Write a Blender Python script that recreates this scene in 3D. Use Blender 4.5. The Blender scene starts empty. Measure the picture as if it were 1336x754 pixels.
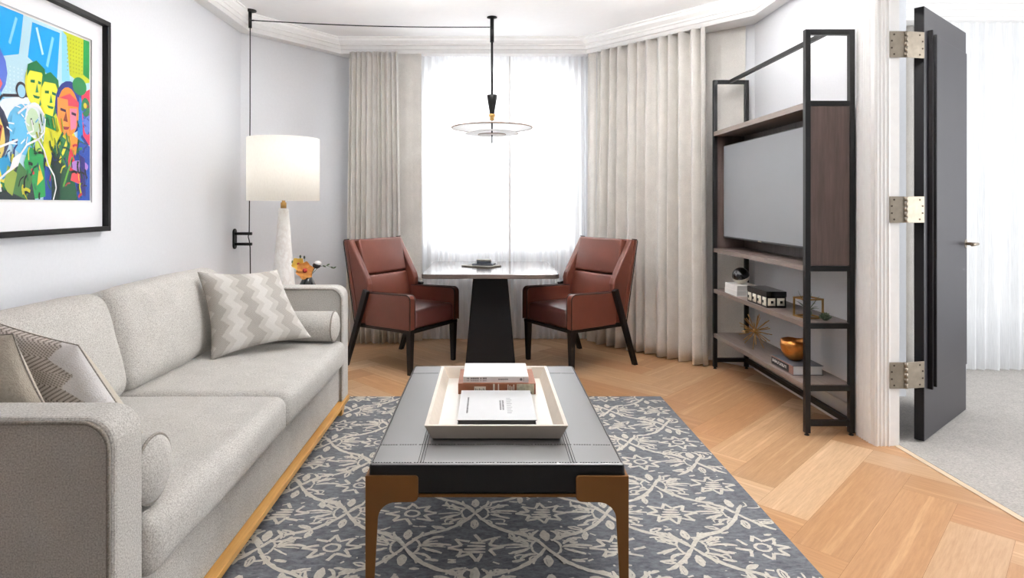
import bpy, bmesh, math, random
from mathutils import Vector, Matrix, noise as mnoise
random.seed(11)
sc = bpy.context.scene
COL = sc.collection
PI = math.pi
CZ = 1.23                      # eye height
ROOT = {}                      # world location of every thing's base
def V(*a): return Vector(a)
def lin(c):
    def f(x):
        x /= 255.0
        return x/12.92 if x <= .04045 else ((x+.055)/1.055)**2.4
    return (f(c[0]), f(c[1]), f(c[2]), 1.0)

# ------------------------------------------------------------------ materials
def nodes(m):
    m.use_nodes = True
    nt = m.node_tree
    return nt, nt.nodes, nt.links, nt.nodes['Principled BSDF']
def coords(nt, kind='Object', scale=(1,1,1)):
    t = nt.nodes.new('ShaderNodeTexCoord'); mp = nt.nodes.new('ShaderNodeMapping')
    mp.inputs['Scale'].default_value = scale
    nt.links.new(t.outputs[kind], mp.inputs['Vector'])
    return mp.outputs['Vector']
def noise(nt, vec, scale, detail=3, rough=.55):
    n = nt.nodes.new('ShaderNodeTexNoise')
    n.inputs['Scale'].default_value = scale; n.inputs['Detail'].default_value = detail
    n.inputs['Roughness'].default_value = rough
    nt.links.new(vec, n.inputs['Vector'])
    return n.outputs['Fac']
def ramp(nt, fac, stops):
    r = nt.nodes.new('ShaderNodeValToRGB')
    e = r.color_ramp.elements
    e[0].position, e[0].color = stops[0]
    e[1].position, e[1].color = stops[1]
    for p, c in stops[2:]:
        x = e.new(p); x.color = c
    nt.links.new(fac, r.inputs['Fac'])
    return r.outputs['Color']
def mixc(nt, fac, a, b, mode='MIX'):
    n = nt.nodes.new('ShaderNodeMix'); n.data_type = 'RGBA'; n.blend_type = mode
    for sock, v in ((n.inputs['Factor'], fac), (n.inputs['A'], a), (n.inputs['B'], b)):
        pass
    def put(i, v):
        if isinstance(v, (int, float, tuple)): n.inputs[i].default_value = v
        else: nt.links.new(v, n.inputs[i])
    put(0, fac); put(6, a); put(7, b)
    return n.outputs[2]
def bump(nt, p, h, strength, dist=.002):
    b = nt.nodes.new('ShaderNodeBump')
    b.inputs['Strength'].default_value = strength; b.inputs['Distance'].default_value = dist
    nt.links.new(h, b.inputs['Height']); nt.links.new(b.outputs['Normal'], p.inputs['Normal'])
def mat(name, c, rough=.5, metal=0, var=.08, vs=30, bs=0, bst=.3, stretch=(1,1,1), spec=.5, coat=0, bd=.002):
    m = bpy.data.materials.new(name); nt, N, L, p = nodes(m)
    c = lin(c)
    vec = coords(nt, 'Object', stretch)
    n = noise(nt, vec, vs)
    d = tuple(x*(1-var) for x in c[:3])+(1,); l = tuple(min(1, x*(1+var)) for x in c[:3])+(1,)
    L.new(ramp(nt, n, [(.3, d), (.7, l)]), p.inputs['Base Color'])
    p.inputs['Roughness'].default_value = rough; p.inputs['Metallic'].default_value = metal
    p.inputs['Specular IOR Level'].default_value = spec
    if coat: p.inputs['Coat Weight'].default_value = coat; p.inputs['Coat Roughness'].default_value = .15
    if bs: bump(nt, p, noise(nt, vec, bs, 2), bst, bd)
    return m
def fabric(name, dark, light, scale=260, stretch=(1,1,1), bst=.5, rough=.95, mid=.5, wid=.2):
    m = bpy.data.materials.new(name); nt, N, L, p = nodes(m)
    vec = coords(nt, 'Object', stretch)
    n = noise(nt, vec, scale, 4, .7)
    n2 = noise(nt, coords(nt, 'Object'), 9, 3)
    c1 = ramp(nt, n, [(mid-wid, lin(dark)), (mid+wid, lin(light))])
    c2 = ramp(nt, n2, [(.3, (.9, .9, .9, 1)), (.7, (1, 1, 1, 1))])
    L.new(mixc(nt, 1.0, c1, c2, 'MULTIPLY'), p.inputs['Base Color'])
    p.inputs['Roughness'].default_value = rough; p.inputs['Specular IOR Level'].default_value = .15
    p.inputs['Sheen Weight'].default_value = .15
    bump(nt, p, n, bst, .003)
    return m
def wood(name, dark, light, axis=1, rough=.45, scale=14, spec=.4):
    m = bpy.data.materials.new(name); nt, N, L, p = nodes(m)
    s = [9, 9, 9]; s[axis] = .6
    vec = coords(nt, 'Object', tuple(s))
    n = noise(nt, vec, scale, 5, .65); n2 = noise(nt, vec, 2.2, 3)
    c = mixc(nt, .5, ramp(nt, n, [(.3, lin(dark)), (.7, lin(light))]), ramp(nt, n2, [(.3, lin(dark)), (.7, lin(light))]))
    L.new(c, p.inputs['Base Color']); p.inputs['Roughness'].default_value = rough
    p.inputs['Specular IOR Level'].default_value = spec
    bump(nt, p, n, .15, .001)
    return m
def vcol(name, rough=.9, attr='Col', bs=300, bst=.4, spec=.2):
    m = bpy.data.materials.new(name); nt, N, L, p = nodes(m)
    a = N.new('ShaderNodeAttribute'); a.attribute_name = attr
    n = noise(nt, coords(nt), bs, 3)
    L.new(mixc(nt, 1.0, a.outputs['Color'], ramp(nt, n, [(.3, (.86, .86, .86, 1)), (.7, (1, 1, 1, 1))]), 'MULTIPLY'), p.inputs['Base Color'])
    p.inputs['Roughness'].default_value = rough; p.inputs['Specular IOR Level'].default_value = spec
    bump(nt, p, n, bst, .002)
    return m
def sheer_mat(name, c, opacity, stretch):
    m = bpy.data.materials.new(name); nt, N, L, p = nodes(m)
    N.remove(p); out = N['Material Output']
    col = lin(c)
    d = N.new('ShaderNodeBsdfDiffuse'); d.inputs['Color'].default_value = col
    t = N.new('ShaderNodeBsdfTranslucent'); t.inputs['Color'].default_value = col
    m1 = N.new('ShaderNodeMixShader'); m1.inputs[0].default_value = .5
    L.new(d.outputs[0], m1.inputs[1]); L.new(t.outputs[0], m1.inputs[2])
    tr = N.new('ShaderNodeBsdfTransparent')
    m2 = N.new('ShaderNodeMixShader')
    n = noise(nt, coords(nt, 'Object', stretch), 40, 3)
    r = N.new('ShaderNodeMapRange'); L.new(n, r.inputs['Value'])
    r.inputs['From Min'].default_value = .3; r.inputs['From Max'].default_value = .7
    r.inputs['To Min'].default_value = opacity-.06; r.inputs['To Max'].default_value = opacity+.06
    L.new(r.outputs[0], m2.inputs[0]); L.new(tr.outputs[0], m2.inputs[1]); L.new(m1.outputs[0], m2.inputs[2])
    L.new(m2.outputs[0], out.inputs['Surface'])
    return m
def glass_mat(name, gloss=.06, tint=(1,1,1,1), rough=.02):
    m = bpy.data.materials.new(name); nt, N, L, p = nodes(m)
    N.remove(p); out = N['Material Output']
    tr = N.new('ShaderNodeBsdfTransparent'); tr.inputs['Color'].default_value = tint
    g = N.new('ShaderNodeBsdfGlossy'); g.inputs['Roughness'].default_value = rough
    lw = N.new('ShaderNodeLayerWeight'); lw.inputs['Blend'].default_value = .5
    pw_ = N.new('ShaderNodeMath'); pw_.operation = 'POWER'; L.new(lw.outputs['Facing'], pw_.inputs[0]); pw_.inputs[1].default_value = 4.0
    ml = N.new('ShaderNodeMath'); ml.operation = 'MULTIPLY_ADD'; L.new(pw_.outputs[0], ml.inputs[0]); ml.inputs[1].default_value = gloss*2; ml.inputs[2].default_value = .006
    mx = N.new('ShaderNodeMixShader'); L.new(ml.outputs[0], mx.inputs[0])
    L.new(tr.outputs[0], mx.inputs[1]); L.new(g.outputs[0], mx.inputs[2]); L.new(mx.outputs[0], out.inputs['Surface'])
    return m

def floor_mat():
    m = bpy.data.materials.new('oak_herringbone'); nt, N, L, p = nodes(m)
    uv = N.new('ShaderNodeUVMap'); uv.uv_map = 'UVMap'
    mp = N.new('ShaderNodeMapping'); mp.inputs['Scale'].default_value = (1.2, 16, 1); L.new(uv.outputs[0], mp.inputs['Vector'])
    a = N.new('ShaderNodeAttribute'); a.attribute_name = 'Col'
    n1 = noise(nt, mp.outputs[0], 6, 6, .7)
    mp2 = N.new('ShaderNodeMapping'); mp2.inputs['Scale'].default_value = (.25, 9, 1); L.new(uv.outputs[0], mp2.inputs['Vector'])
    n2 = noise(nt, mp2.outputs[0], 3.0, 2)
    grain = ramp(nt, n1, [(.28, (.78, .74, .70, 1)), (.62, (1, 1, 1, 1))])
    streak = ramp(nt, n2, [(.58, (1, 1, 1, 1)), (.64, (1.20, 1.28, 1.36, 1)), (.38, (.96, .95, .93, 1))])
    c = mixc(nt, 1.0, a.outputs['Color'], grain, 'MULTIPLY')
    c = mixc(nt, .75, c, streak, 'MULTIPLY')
    L.new(c, p.inputs['Base Color'])
    p.inputs['Roughness'].default_value = .38; p.inputs['Specular IOR Level'].default_value = .35
    bump(nt, p, n1, .08, .001)
    return m

M = {}
M['wall'] = mat('wall_paint', (226,228,232), .9, var=.015, vs=60, bs=220, bst=.08, spec=.2)
M['ceiling'] = mat('ceiling_paint', (250,250,251), .95, var=.01, vs=20, bs=150, bst=.05, spec=.1)
M['trim'] = mat('white_gloss_trim', (238,237,236), .4, var=.02, vs=25, spec=.4)
M['floor'] = floor_mat()
M['carpet'] = fabric('grey_carpet', (152,147,141), (199,194,188), 120, bst=1.0)
M['threshold'] = wood('pale_oak_threshold', (205,180,150), (226,206,180), 1, .4)
M['sofa'] = fabric('grey_tweed', (156,152,145), (214,211,206), 250, mid=.47, wid=.14, bst=.8)
M['sofa_dark'] = M['sofa']
M['piping'] = fabric('tweed_piping', (112,106,98), (178,172,163), 260)
M['oak_gold'] = wood('honey_oak_plinth', (176,128,64), (214,168,98), 1, .4)
M['tan'] = fabric('plain_taupe_linen', (176,166,150), (206,198,184), 160, (1,4,1))
M['rug'] = fabric('slate_rug_pile', (60,63,70), (124,126,132), 34, bst=.7, wid=.2, stretch=(1,2.2,1))
M['ivory'] = fabric('ivory_rug_pile', (186,180,167), (226,221,210), 70, bst=.5, wid=.25)
M['leather_black'] = mat('black_leather', (12,11,12), .5, var=.15, vs=14, bs=420, bst=.08, spec=.3)
M['leather_top'] = mat('waxed_black_leather', (14,12,14), .44, var=.15, vs=14, bs=420, bst=.05, spec=.5)
M['leather_top'].node_tree.nodes['Principled BSDF'].inputs['IOR'].default_value = 3.6
M['stitch'] = mat('dark_grey_thread', (52,50,52), .8, var=.1)
M['bronze'] = mat('brushed_bronze', (122,82,44), .42, .75, var=.06, vs=9, stretch=(1,1,.1))
M['tray'] = mat('whitewashed_veneer', (214,203,190), .42, var=.05, vs=24, stretch=(.2,1,1), spec=.5)
M['tray_in'] = mat('tray_linen_floor', (226,222,214), .4, var=.02, vs=40, spec=.6)
M['chair'] = mat('russet_leather', (98,53,41), .34, var=.10, vs=8, bs=300, bst=.10, spec=.5)
M['chair_dark'] = mat('dark_russet_leather_seat', (80,46,43), .28, var=.10, vs=8, bs=300, bst=.08, spec=.6)
M['ebony'] = mat('ebony_stained_wood', (12,11,12), .42, var=.15, vs=20, stretch=(1,1,.1), spec=.4)
M['black'] = mat('matte_black_metal', (11,11,12), .45, .0, var=.1, vs=40, spec=.35)
M['cord'] = mat('black_fabric_cord', (28,28,30), .8, var=.1, vs=200)
M['table_top'] = mat('grey_stone_top', (88,76,70), .16, var=.05, vs=18, spec=.7, coat=.4)
M['pedestal'] = mat('dark_pedestal', (13,13,17), .45, var=.1, vs=12, spec=.3)
M['drape'] = fabric('oatmeal_linen_drape', (218,214,208), (238,235,230), 280, (1,1,.4), bst=.08)
M['sheer'] = sheer_mat('white_voile', (250,251,252), .88, (6,6,.2))
M['sheer_b'] = sheer_mat('white_voile_bedroom', (250,251,252), .88, (6,6,.2))
M['glass'] = glass_mat('window_glass')
M['picture_glass'] = glass_mat('picture_glass', gloss=.012, rough=.05)
M['shelf'] = wood('smoked_oak_shelf', (92,80,75), (140,126,118), 1, .4)
M['panel'] = wood('smoked_oak_panel', (62,50,47), (92,77,72), 2, .45, 10)
M['screen'] = mat('grey_tv_screen', (132,134,138), .5, var=.01, vs=4, spec=.3)
M['tv_body'] = mat('black_tv_plastic', (30,31,33), .4, var=.05)
M['door'] = mat('charcoal_door_paint', (50,48,53), .40, var=.05, vs=10, stretch=(1,1,.15), spec=.5)
M['door_edge'] = mat('black_door_edge', (13,12,15), .5, var=.08, spec=.25)
M['steel'] = mat('satin_nickel', (150,140,126), .42, .8, var=.12, vs=30)
M['screw'] = mat('dark_screw', (70,58,46), .4, .6)
M['brass'] = mat('aged_brass', (178,140,84), .32, .9, var=.12, vs=30)
M['rim'] = mat('tan_rim', (140,118,102), .6, var=.05)
M['copper'] = mat('hammered_copper', (184,122,62), .28, .95, var=.15, vs=30, bs=45, bst=.5, bd=.006)
M['shade'] = sheer_mat('ivory_linen_shade', (250,249,244), .985, (9,9,1))
M['opal'] = sheer_mat('opal_glass_disc', (252,252,252), .80, (2,2,2))
M['white'] = mat('white_paper', (236,235,233), .7, var=.02)
M['spine_white'] = mat('pale_grey_cloth', (206,201,199), .7, var=.03, vs=100)
M['rust'] = mat('rust_book_cloth', (128,74,44), .55, var=.18, vs=22, stretch=(1,1,3))
M['ink'] = mat('dark_ink', (70,66,66), .8)
M['ink_grey'] = mat('grey_ink', (138,138,140), .7)
M['cream'] = mat('cream_lacquer', (212,204,188), .4, var=.04)
M['sage'] = mat('patterned_sage_paper', (164,158,136), .6, var=.25, vs=90)
M['cover_grey'] = mat('pale_grey_cover', (196,197,198), .42, var=.015, vs=30, spec=.6)
M['book_black'] = mat('black_book_edge', (22,22,24), .5)
M['dusty_rose'] = mat('dusty_rose_cover', (150,112,100), .5, var=.1, vs=20)
M['slate_cover'] = mat('slate_cover', (84,86,94), .4, var=.15, vs=20)
M['bone'] = mat('bone_inlay', (206,200,184), .4, var=.06, vs=60)
M['gloss_black'] = mat('polished_black', (16,16,18), .12, var=.1, spec=.7)
M['olive_grey'] = mat('olive_grey_card', (104,100,90), .5, var=.1)
M['slate_blue'] = mat('slate_blue_cloth', (70,76,86), .5, var=.1)
M['leaf'] = mat('grey_green_leaf', (92,108,82), .6, var=.2, vs=40)
M['leaf_dark'] = mat('dark_green_leaf', (52,66,44), .6, var=.3, vs=60)
M['petal'] = mat('orange_petal', (238,164,84), .6, var=.12, vs=24)
M['petal_yellow'] = mat('yellow_petal', (240,200,88), .6, var=.1, vs=24)
M['petal_heart'] = mat('crimson_petal_heart', (176,52,44), .6, var=.15)
M['bud'] = mat('dark_bud', (40,38,42), .5)
M['mat_board'] = mat('white_mat_board', (244,244,247), .8, var=.005)
M['frame'] = mat('black_picture_frame', (14,13,14), .5, var=.08, vs=20, spec=.2)
M['art'] = vcol('screenprint_ink', .55, bs=500, bst=.02)
def marble():
    m = bpy.data.materials.new('white_marble'); nt, N, L, p = nodes(m)
    vec = coords(nt, 'Object', (1,1,.6))
    n = noise(nt, vec, 6, 6, .7)
    L.new(ramp(nt, n, [(.38, lin((222,217,211))), (.5, lin((240,238,235))), (.56, lin((226,221,216))), (.62, lin((240,238,235)))]), p.inputs['Base Color'])
    p.inputs['Roughness'].default_value = .3
    return m
M['marble'] = marble()
M['chevron'] = vcol('woven_chevron', .95, bs=320, bst=.5, spec=.1)

# ------------------------------------------------------------------ mesh builder
class MB:
    def __init__(s): s.v = []; s.f = []; s.m = []; s.sm = []; s.c = None; s.uv = None
    def add(s, vs, fs, mi=0, smooth=False):
        o = len(s.v); s.v += [Vector(x) for x in vs]
        for f in fs: s.f.append([i+o for i in f]); s.m.append(mi); s.sm.append(smooth)
        return s
    def box(s, lo, hi, mi=0, bev=0, seg=2, mtx=None):
        bm = bmesh.new()
        bmesh.ops.create_cube(bm, size=1)
        lo = Vector(lo); hi = Vector(hi); d = hi-lo; c = (hi+lo)/2
        for v in bm.verts: v.co = Vector((v.co.x*d.x, v.co.y*d.y, v.co.z*d.z)) + (c if mtx is None else c)
        if bev: bmesh.ops.bevel(bm, geom=bm.edges[:], offset=bev, segments=seg, profile=.5, affect='EDGES')
        return s.frombm(bm, mi, False, mtx)
    def frombm(s, bm, mi=0, smooth=False, mtx=None):
        bm.verts.index_update()
        vs = [(mtx @ v.co) if mtx is not None else v.co.copy() for v in bm.verts]
        s.add(vs, [[v.index for v in f.verts] for f in bm.faces], mi, smooth); bm.free(); return s
    def tube(s, pts, r, n=10, mi=0, cap=True, r_end=None, closed=False):
        pts = [Vector(p) for p in pts]; N = len(pts); vs = []; fs = []
        rs = r if isinstance(r, (list, tuple)) else [r + ((r_end-r)*i/(N-1) if r_end is not None else 0) for i in range(N)]
        ref = None
        for i, p in enumerate(pts):
            a = pts[i-1] if (i or closed) else p; b = pts[(i+1) % N] if (i < N-1 or closed) else p
            t = (b-a).normalized() if (b-a).length > 1e-9 else Vector((0,0,1))
            if ref is None: ref = t.orthogonal().normalized()
            ref = (ref - t*ref.dot(t)); ref = ref.normalized() if ref.length > 1e-6 else t.orthogonal().normalized()
            bi = t.cross(ref)
            for k in range(n):
                an = 2*PI*k/n
                vs.append(p + (ref*math.cos(an)+bi*math.sin(an))*rs[i])
        R = N if closed else N-1
        for i in range(R):
            j = (i+1) % N
            for k in range(n): fs.append([i*n+k, i*n+(k+1) % n, j*n+(k+1) % n, j*n+k])
        s.add(vs, fs, mi, True)
        if cap and not closed:
            o = len(s.v)-len(vs)
            s.f.append([o+k for k in range(n)][::-1]); s.m.append(mi); s.sm.append(False)
            s.f.append([o+(N-1)*n+k for k in range(n)]); s.m.append(mi); s.sm.append(False)
        return s
    def lathe(s, prof, c=(0,0,0), n=48, mi=0, axis='Z', smooth=True):
        c = Vector(c); vs = []; fs = []
        for (r, z) in prof:
            for k in range(n):
                a = 2*PI*k/n; x, y = r*math.cos(a), r*math.sin(a)
                vs.append(c + (Vector((x, y, z)) if axis == 'Z' else Vector((z, x, y)) if axis == 'X' else Vector((y, z, x))))
        for i in range(len(prof)-1):
            for k in range(n): fs.append([i*n+k, i*n+(k+1) % n, (i+1)*n+(k+1) % n, (i+1)*n+k])
        return s.add(vs, fs, mi, smooth)
    def prism(s, poly, axis, a, b, mi=0, bev=0, seg=2, mtx=None):
        # poly in the two other axes, extruded along axis from a to b
        def P(u, w, t):
            return Vector((t, u, w)) if axis == 'X' else Vector((u, t, w)) if axis == 'Y' else Vector((u, w, t))
        bm = bmesh.new()
        A = [bm.verts.new(P(u, w, a)) for u, w in poly]; B = [bm.verts.new(P(u, w, b)) for u, w in poly]
        n = len(poly)
        bm.faces.new(A[::-1]); bm.faces.new(B)
        for i in range(n): bm.faces.new([A[i], A[(i+1) % n], B[(i+1) % n], B[i]])
        bmesh.ops.recalc_face_normals(bm, faces=bm.faces[:])
        if bev:
            es = [e for e in bm.edges if len(e.link_faces) == 2 and e.calc_face_angle(0) > .6]
            bmesh.ops.bevel(bm, geom=es, offset=bev, segments=seg, profile=.5, affect='EDGES')
        return s.frombm(bm, mi, False, mtx)
    def taper(s, p0, p1, w0, w1, mi=0, bev=.002, ax=None):
        # square bar from p0 to p1; w = (wx, wy)
        p0 = Vector(p0); p1 = Vector(p1); vs = []
        for p, w in ((p0, w0), (p1, w1)):
            for sx, sy in ((-1,-1), (1,-1), (1,1), (-1,1)): vs.append(p+Vector((sx*w[0]/2, sy*w[1]/2, 0)))
        bm = bmesh.new(); bv = [bm.verts.new(v) for v in vs]
        for f in ([3,2,1,0], [4,5,6,7], [0,1,5,4], [1,2,6,5], [2,3,7,6], [3,0,4,7]): bm.faces.new([bv[i] for i in f])
        if bev: bmesh.ops.bevel(bm, geom=bm.edges[:], offset=bev, segments=2, profile=.5, affect='EDGES')
        return s.frombm(bm, mi)
    def cushion(s, half, r, puff=(0,0,0), seg=14, mi=0, mtx=Matrix(), wr=0, seed=0):
        half = Vector(half)
        def grid(h):
            e = [-1, -1+.25*r/h, -1+.55*r/h, -1+.85*r/h, -1+1.2*r/h]
            e += [(-1+1.2*r/h)+(2-2.4*r/h)*i/seg for i in range(1, seg)]
            e += [-x for x in e[:5]][::-1]
            return e
        vs = []; fs = []
        for ax in range(3):
            u, w = (ax+1) % 3, (ax+2) % 3
            gu, gw = grid(half[u]), grid(half[w])
            for sg in (-1, 1):
                o = len(vs)
                for a in gu:
                    for b in gw:
                        q = [0,0,0]; q[ax] = sg*half[ax]; q[u] = a*half[u]; q[w] = b*half[w]
                        q = Vector(q)
                        inn = Vector([max(-(half[i]-r), min(half[i]-r, q[i])) for i in range(3)])
                        d = q-inn
                        p = inn + d.normalized()*r
                        t = [p[i]/half[i] for i in range(3)]
                        for i in range(3):
                            j, k = (i+1) % 3, (i+2) % 3
                            p[i] += puff[i]*max(0, 1-t[j]**2)*max(0, 1-t[k]**2)*t[i]
                        if wr:
                            nn = mnoise.noise(Vector((p.x*5+seed, p.y*5, p.z*5)))+.5*mnoise.noise(Vector((p.x*13+seed, p.y*13, p.z*13)))
                            p = p + d.normalized()*nn*wr
                        vs.append(p)
                nb = len(gw)
                for i in range(len(gu)-1):
                    for j in range(nb-1):
                        f = [o+i*nb+j, o+(i+1)*nb+j, o+(i+1)*nb+j+1, o+i*nb+j+1]
                        fs.append(f if sg > 0 else f[::-1])
        return s.add([mtx @ v for v in vs], fs, mi, True)
    def sphere(s, c, r, mi=0, n=20, scl=(1,1,1), mtx=None):
        bm = bmesh.new(); bmesh.ops.create_uvsphere(bm, u_segments=n, v_segments=max(6, n//2), radius=1)
        for v in bm.verts:
            p = Vector((v.co.x*r*scl[0], v.co.y*r*scl[1], v.co.z*r*scl[2]))
            v.co = (mtx @ p if mtx is not None else p)+Vector(c)
        return s.frombm(bm, mi, True)
    def mesh(s, name, mats, off=Vector((0,0,0)), merge=False):
        me = bpy.data.meshes.new(name)
        me.from_pydata([v-off for v in s.v], [], s.f)
        for m in mats: me.materials.append(m)
        for p, mi, sm in zip(me.polygons, s.m, s.sm): p.material_index = mi; p.use_smooth = sm
        if s.c is not None:
            ca = me.color_attributes.new('Col', 'FLOAT_COLOR', 'POINT')
            for i, c in enumerate(s.c): ca.data[i].color = c
        if s.uv is not None:
            ul = me.uv_layers.new(name='UVMap'); li = 0
            for p, uvs in zip(me.polygons, s.uv):
                for k, l in enumerate(p.loop_indices): ul.data[l].uv = uvs[k]
        if merge:
            bm = bmesh.new(); bm.from_mesh(me); bmesh.ops.remove_doubles(bm, verts=bm.verts[:], dist=1e-5); bm.to_mesh(me); bm.free()
        me.validate(); me.update()
        return me
    def build(s, name, mats, parent=None, label=None, local=False, merge=False, origin=None):
        if not isinstance(mats, (list, tuple)): mats = [mats]
        off = Vector((0,0,0))
        if parent is not None and not local: off = ROOT[parent.name]
        if origin is not None: off = Vector(origin)
        o = bpy.data.objects.new(name, s.mesh(name, mats, off, merge)); COL.objects.link(o)
        if parent is not None: o.parent = parent; ROOT[o.name] = ROOT[parent.name]
        else: o.location = off; ROOT[o.name] = off
        if label: o['label'] = label
        return o
def thing(name, label, cat, loc=(0,0,0), rz=0, group=None):
    o = bpy.data.objects.new(name, None); COL.objects.link(o); o.empty_display_size = .1
    o.location = loc; o.rotation_euler = (0,0,rz); ROOT[o.name] = Vector(loc)
    o['label'] = label; o['category'] = cat
    if group: o['group'] = group
    return o
def tag(o, label, cat, group=None):
    o['label'] = label; o['category'] = cat
    if group: o['group'] = group
    return o
def struct(o): o['kind'] = 'structure'; return o
def bx(lo, hi, **k): return MB().box(lo, hi, **k)
def rot(c, rz=0, rx=0, ry=0): return Matrix.Translation(Vector(c)) @ Matrix.Rotation(rz, 4, 'Z') @ Matrix.Rotation(ry, 4, 'Y') @ Matrix.Rotation(rx, 4, 'X')

# ------------------------------------------------------------------ the room
CEIL = 2.72
WL = [(-1.95,-1.8), (-1.95,4.826), (-1.29,5.68), (1.03,5.68), (2.0,4.60), (2.0,3.15)]
LIP = [(-1.863,-1.8), (-1.863,4.79), (-1.32,5.50), (.88,5.50), (1.905,4.385), (1.905,-1.8)]
def wall(name, a, b, z0=0, z1=CEIL, t=.12):
    a = Vector(a).to_3d(); b = Vector(b).to_3d(); d = (b-a).normalized(); n = Vector((-d.y, d.x, 0))
    poly = [(a.x, a.y), (b.x, b.y), (b.x+n.x*t, b.y+n.y*t), (a.x+n.x*t, a.y+n.y*t)]
    return struct(MB().prism(poly, 'Z', z0, z1).build(name, M['wall']))
wall('wall_left', WL[0], WL[1])
wall('wall_bay_left', WL[1], WL[2])
wall('wall_bay_right', WL[3], WL[4])
WX0, WX1, WZ0, WZ1 = -.58, .80, .83, 2.47
w = MB()
w.box((-1.29, 5.68, 0), (1.03, 5.80, WZ0)); w.box((-1.29, 5.68, WZ1), (1.03, 5.80, CEIL))
w.box((-1.29, 5.68, WZ0), (WX0, 5.80, WZ1)); w.box((WX1, 5.68, WZ0), (1.03, 5.80, WZ1))
struct(w.build('wall_back', M['wall']))
w = MB(); w.box((2.0, 3.15, 0), (2.09, 4.60, CEIL)); w.box((2.0, -1.8, 2.33), (2.09, 3.15, CEIL)); w.box((2.0, -1.8, 0), (2.09, 1.3, 2.33))
struct(w.build('wall_right', M['wall']))
# the window behind the voile
f = MB()
for lo, hi in (((WX0,5.70,WZ0),(WX0+.05,5.77,WZ1)), ((WX1-.05,5.70,WZ0),(WX1,5.77,WZ1)), ((WX0+.05,5.70,WZ0),(WX1-.05,5.77,WZ0+.05)),
               ((WX0+.05,5.70,WZ1-.05),(WX1-.05,5.77,WZ1)), ((.17,5.70,WZ0+.05),(.235,5.77,WZ1-.05))):
    f.box(lo, hi, bev=.004)
win = struct(f.build('window_1', M['trim'], origin=(.11,5.73,WZ0)))
bx((WX0+.05,5.732,WZ0+.05),(.17,5.738,WZ1-.05)).build('pane', M['glass'], win)
bx((.235,5.732,WZ0+.05),(WX1-.05,5.738,WZ1-.05)).build('pane', M['glass'], win)
# ceiling over both rooms
struct(bx((-2.2,-1.8,CEIL),(5.4,5.9,CEIL+.1)).build('ceiling', M['ceiling']))
# cornice
prof = [(-.42,2.72), (-.42,2.712), (-.30,2.708), (-.30,2.690), (-.12,2.668), (-.12,2.655), (-.05,2.652), (-.05,2.622), (.0,2.618), (0,2.584), (.98,2.584), (.98,2.72)]
def cornice(name, lip, wl):
    vs = []; fs = []; k = len(prof)
    for (lx, ly), (wx, wy) in zip(lip, wl):
        for s_, z in prof: vs.append((lx*(1-s_)+wx*s_, ly*(1-s_)+wy*s_, z-.0005))
    for i in range(len(lip)-1):
        for j in range(k-1): fs.append([i*k+j, (i+1)*k+j, (i+1)*k+j+1, i*k+j+1])
    return struct(MB().add(vs, fs).build(name, M['trim']))
WLC = WL[:5]+[(2.0,-1.8)]
cornice('trim_1', LIP, WLC)
# herringbone floor, every plank its own quad pair inside one mesh
def floor():
    w_, n_ = .195, 5
    s2 = math.sqrt(.5)
    ox, oy = 1.243, 2.385
    tones = [(216,180,142),(210,171,130),(222,188,152),(203,162,122),(224,192,158),(212,175,135),(198,156,117),(218,183,146),(230,201,168),(206,166,126)]
    g = .0004
    me = MB(); me.c = []; me.uv = []
    X0, X1, Y0, Y1 = -1.95, 2.07, -1.8, 5.68
    rnd = random.Random(5)
    def clip(poly):
        for ax, lim, sg in ((0,X0,1),(0,X1,-1),(1,Y0,1),(1,Y1,-1)):
            out = []
            for i in range(len(poly)):
                a, b = poly[i], poly[(i+1) % len(poly)]
                da, db = sg*(a[ax]-lim), sg*(b[ax]-lim)
                if da >= 0: out.append(a)
                if (da >= 0) != (db >= 0):
                    t = da/(da-db); out.append(tuple(a[k]+(b[k]-a[k])*t for k in range(4)))
            poly = out
            if len(poly) < 3: return []
        return poly
    def plank(p0, q0, lp, lq, along):
        c = lin(rnd.choice(tones)); k = rnd.uniform(.82, 1.06); c = (c[0]*k*.84, c[1]*k*.765, c[2]*k*.70, 1)
        u0, v0 = rnd.uniform(0, 60), rnd.uniform(0, 60)
        cs = []
        for (a, b) in ((g,g),(lp-g,g),(lp-g,lq-g),(g,lq-g)):
            p, q = p0+a, q0+b
            # p runs away to the right, q away to the left
            X = ox + (p-q)*s2; Y = oy + (p+q)*s2
            uu, vv = (a, b) if along else (b, a)
            cs.append((X, Y, u0+uu, v0+vv))
        cs = clip(cs)
        if len(cs) < 3: return
        o = len(me.v)
        for x in cs: me.v.append(Vector((x[0], x[1], 0))); me.c.append(c)
        me.f.append(list(range(o, o+len(cs)))); me.m.append(0); me.sm.append(False); me.uv.append([(x[2], x[3]) for x in cs])
    R = 48
    for y in range(-R, R):
        for m in range(-8, 9):
            x = y + 2*n_*m
            if abs(x) < R: plank(x*w_, y*w_, n_*w_, w_, True)
    for x in range(-R, R):
        for m in range(-8, 9):
            y = x-(2*n_-1)-2*n_*m
            if abs(y) < R: plank(x*w_, y*w_, w_, n_*w_, False)
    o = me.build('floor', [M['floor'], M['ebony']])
    return o
struct(floor())
struct(bx((-1.95,-1.8,-.06),(2.07,5.68,-.0012)).build('floor_bed', mat('floor_bed', (120,82,52), .8)))
struct(bx((2.07,-1.8,-.06),(2.10,4.6,.003),bev=.001).build('trim_2', M['threshold']))
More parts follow.
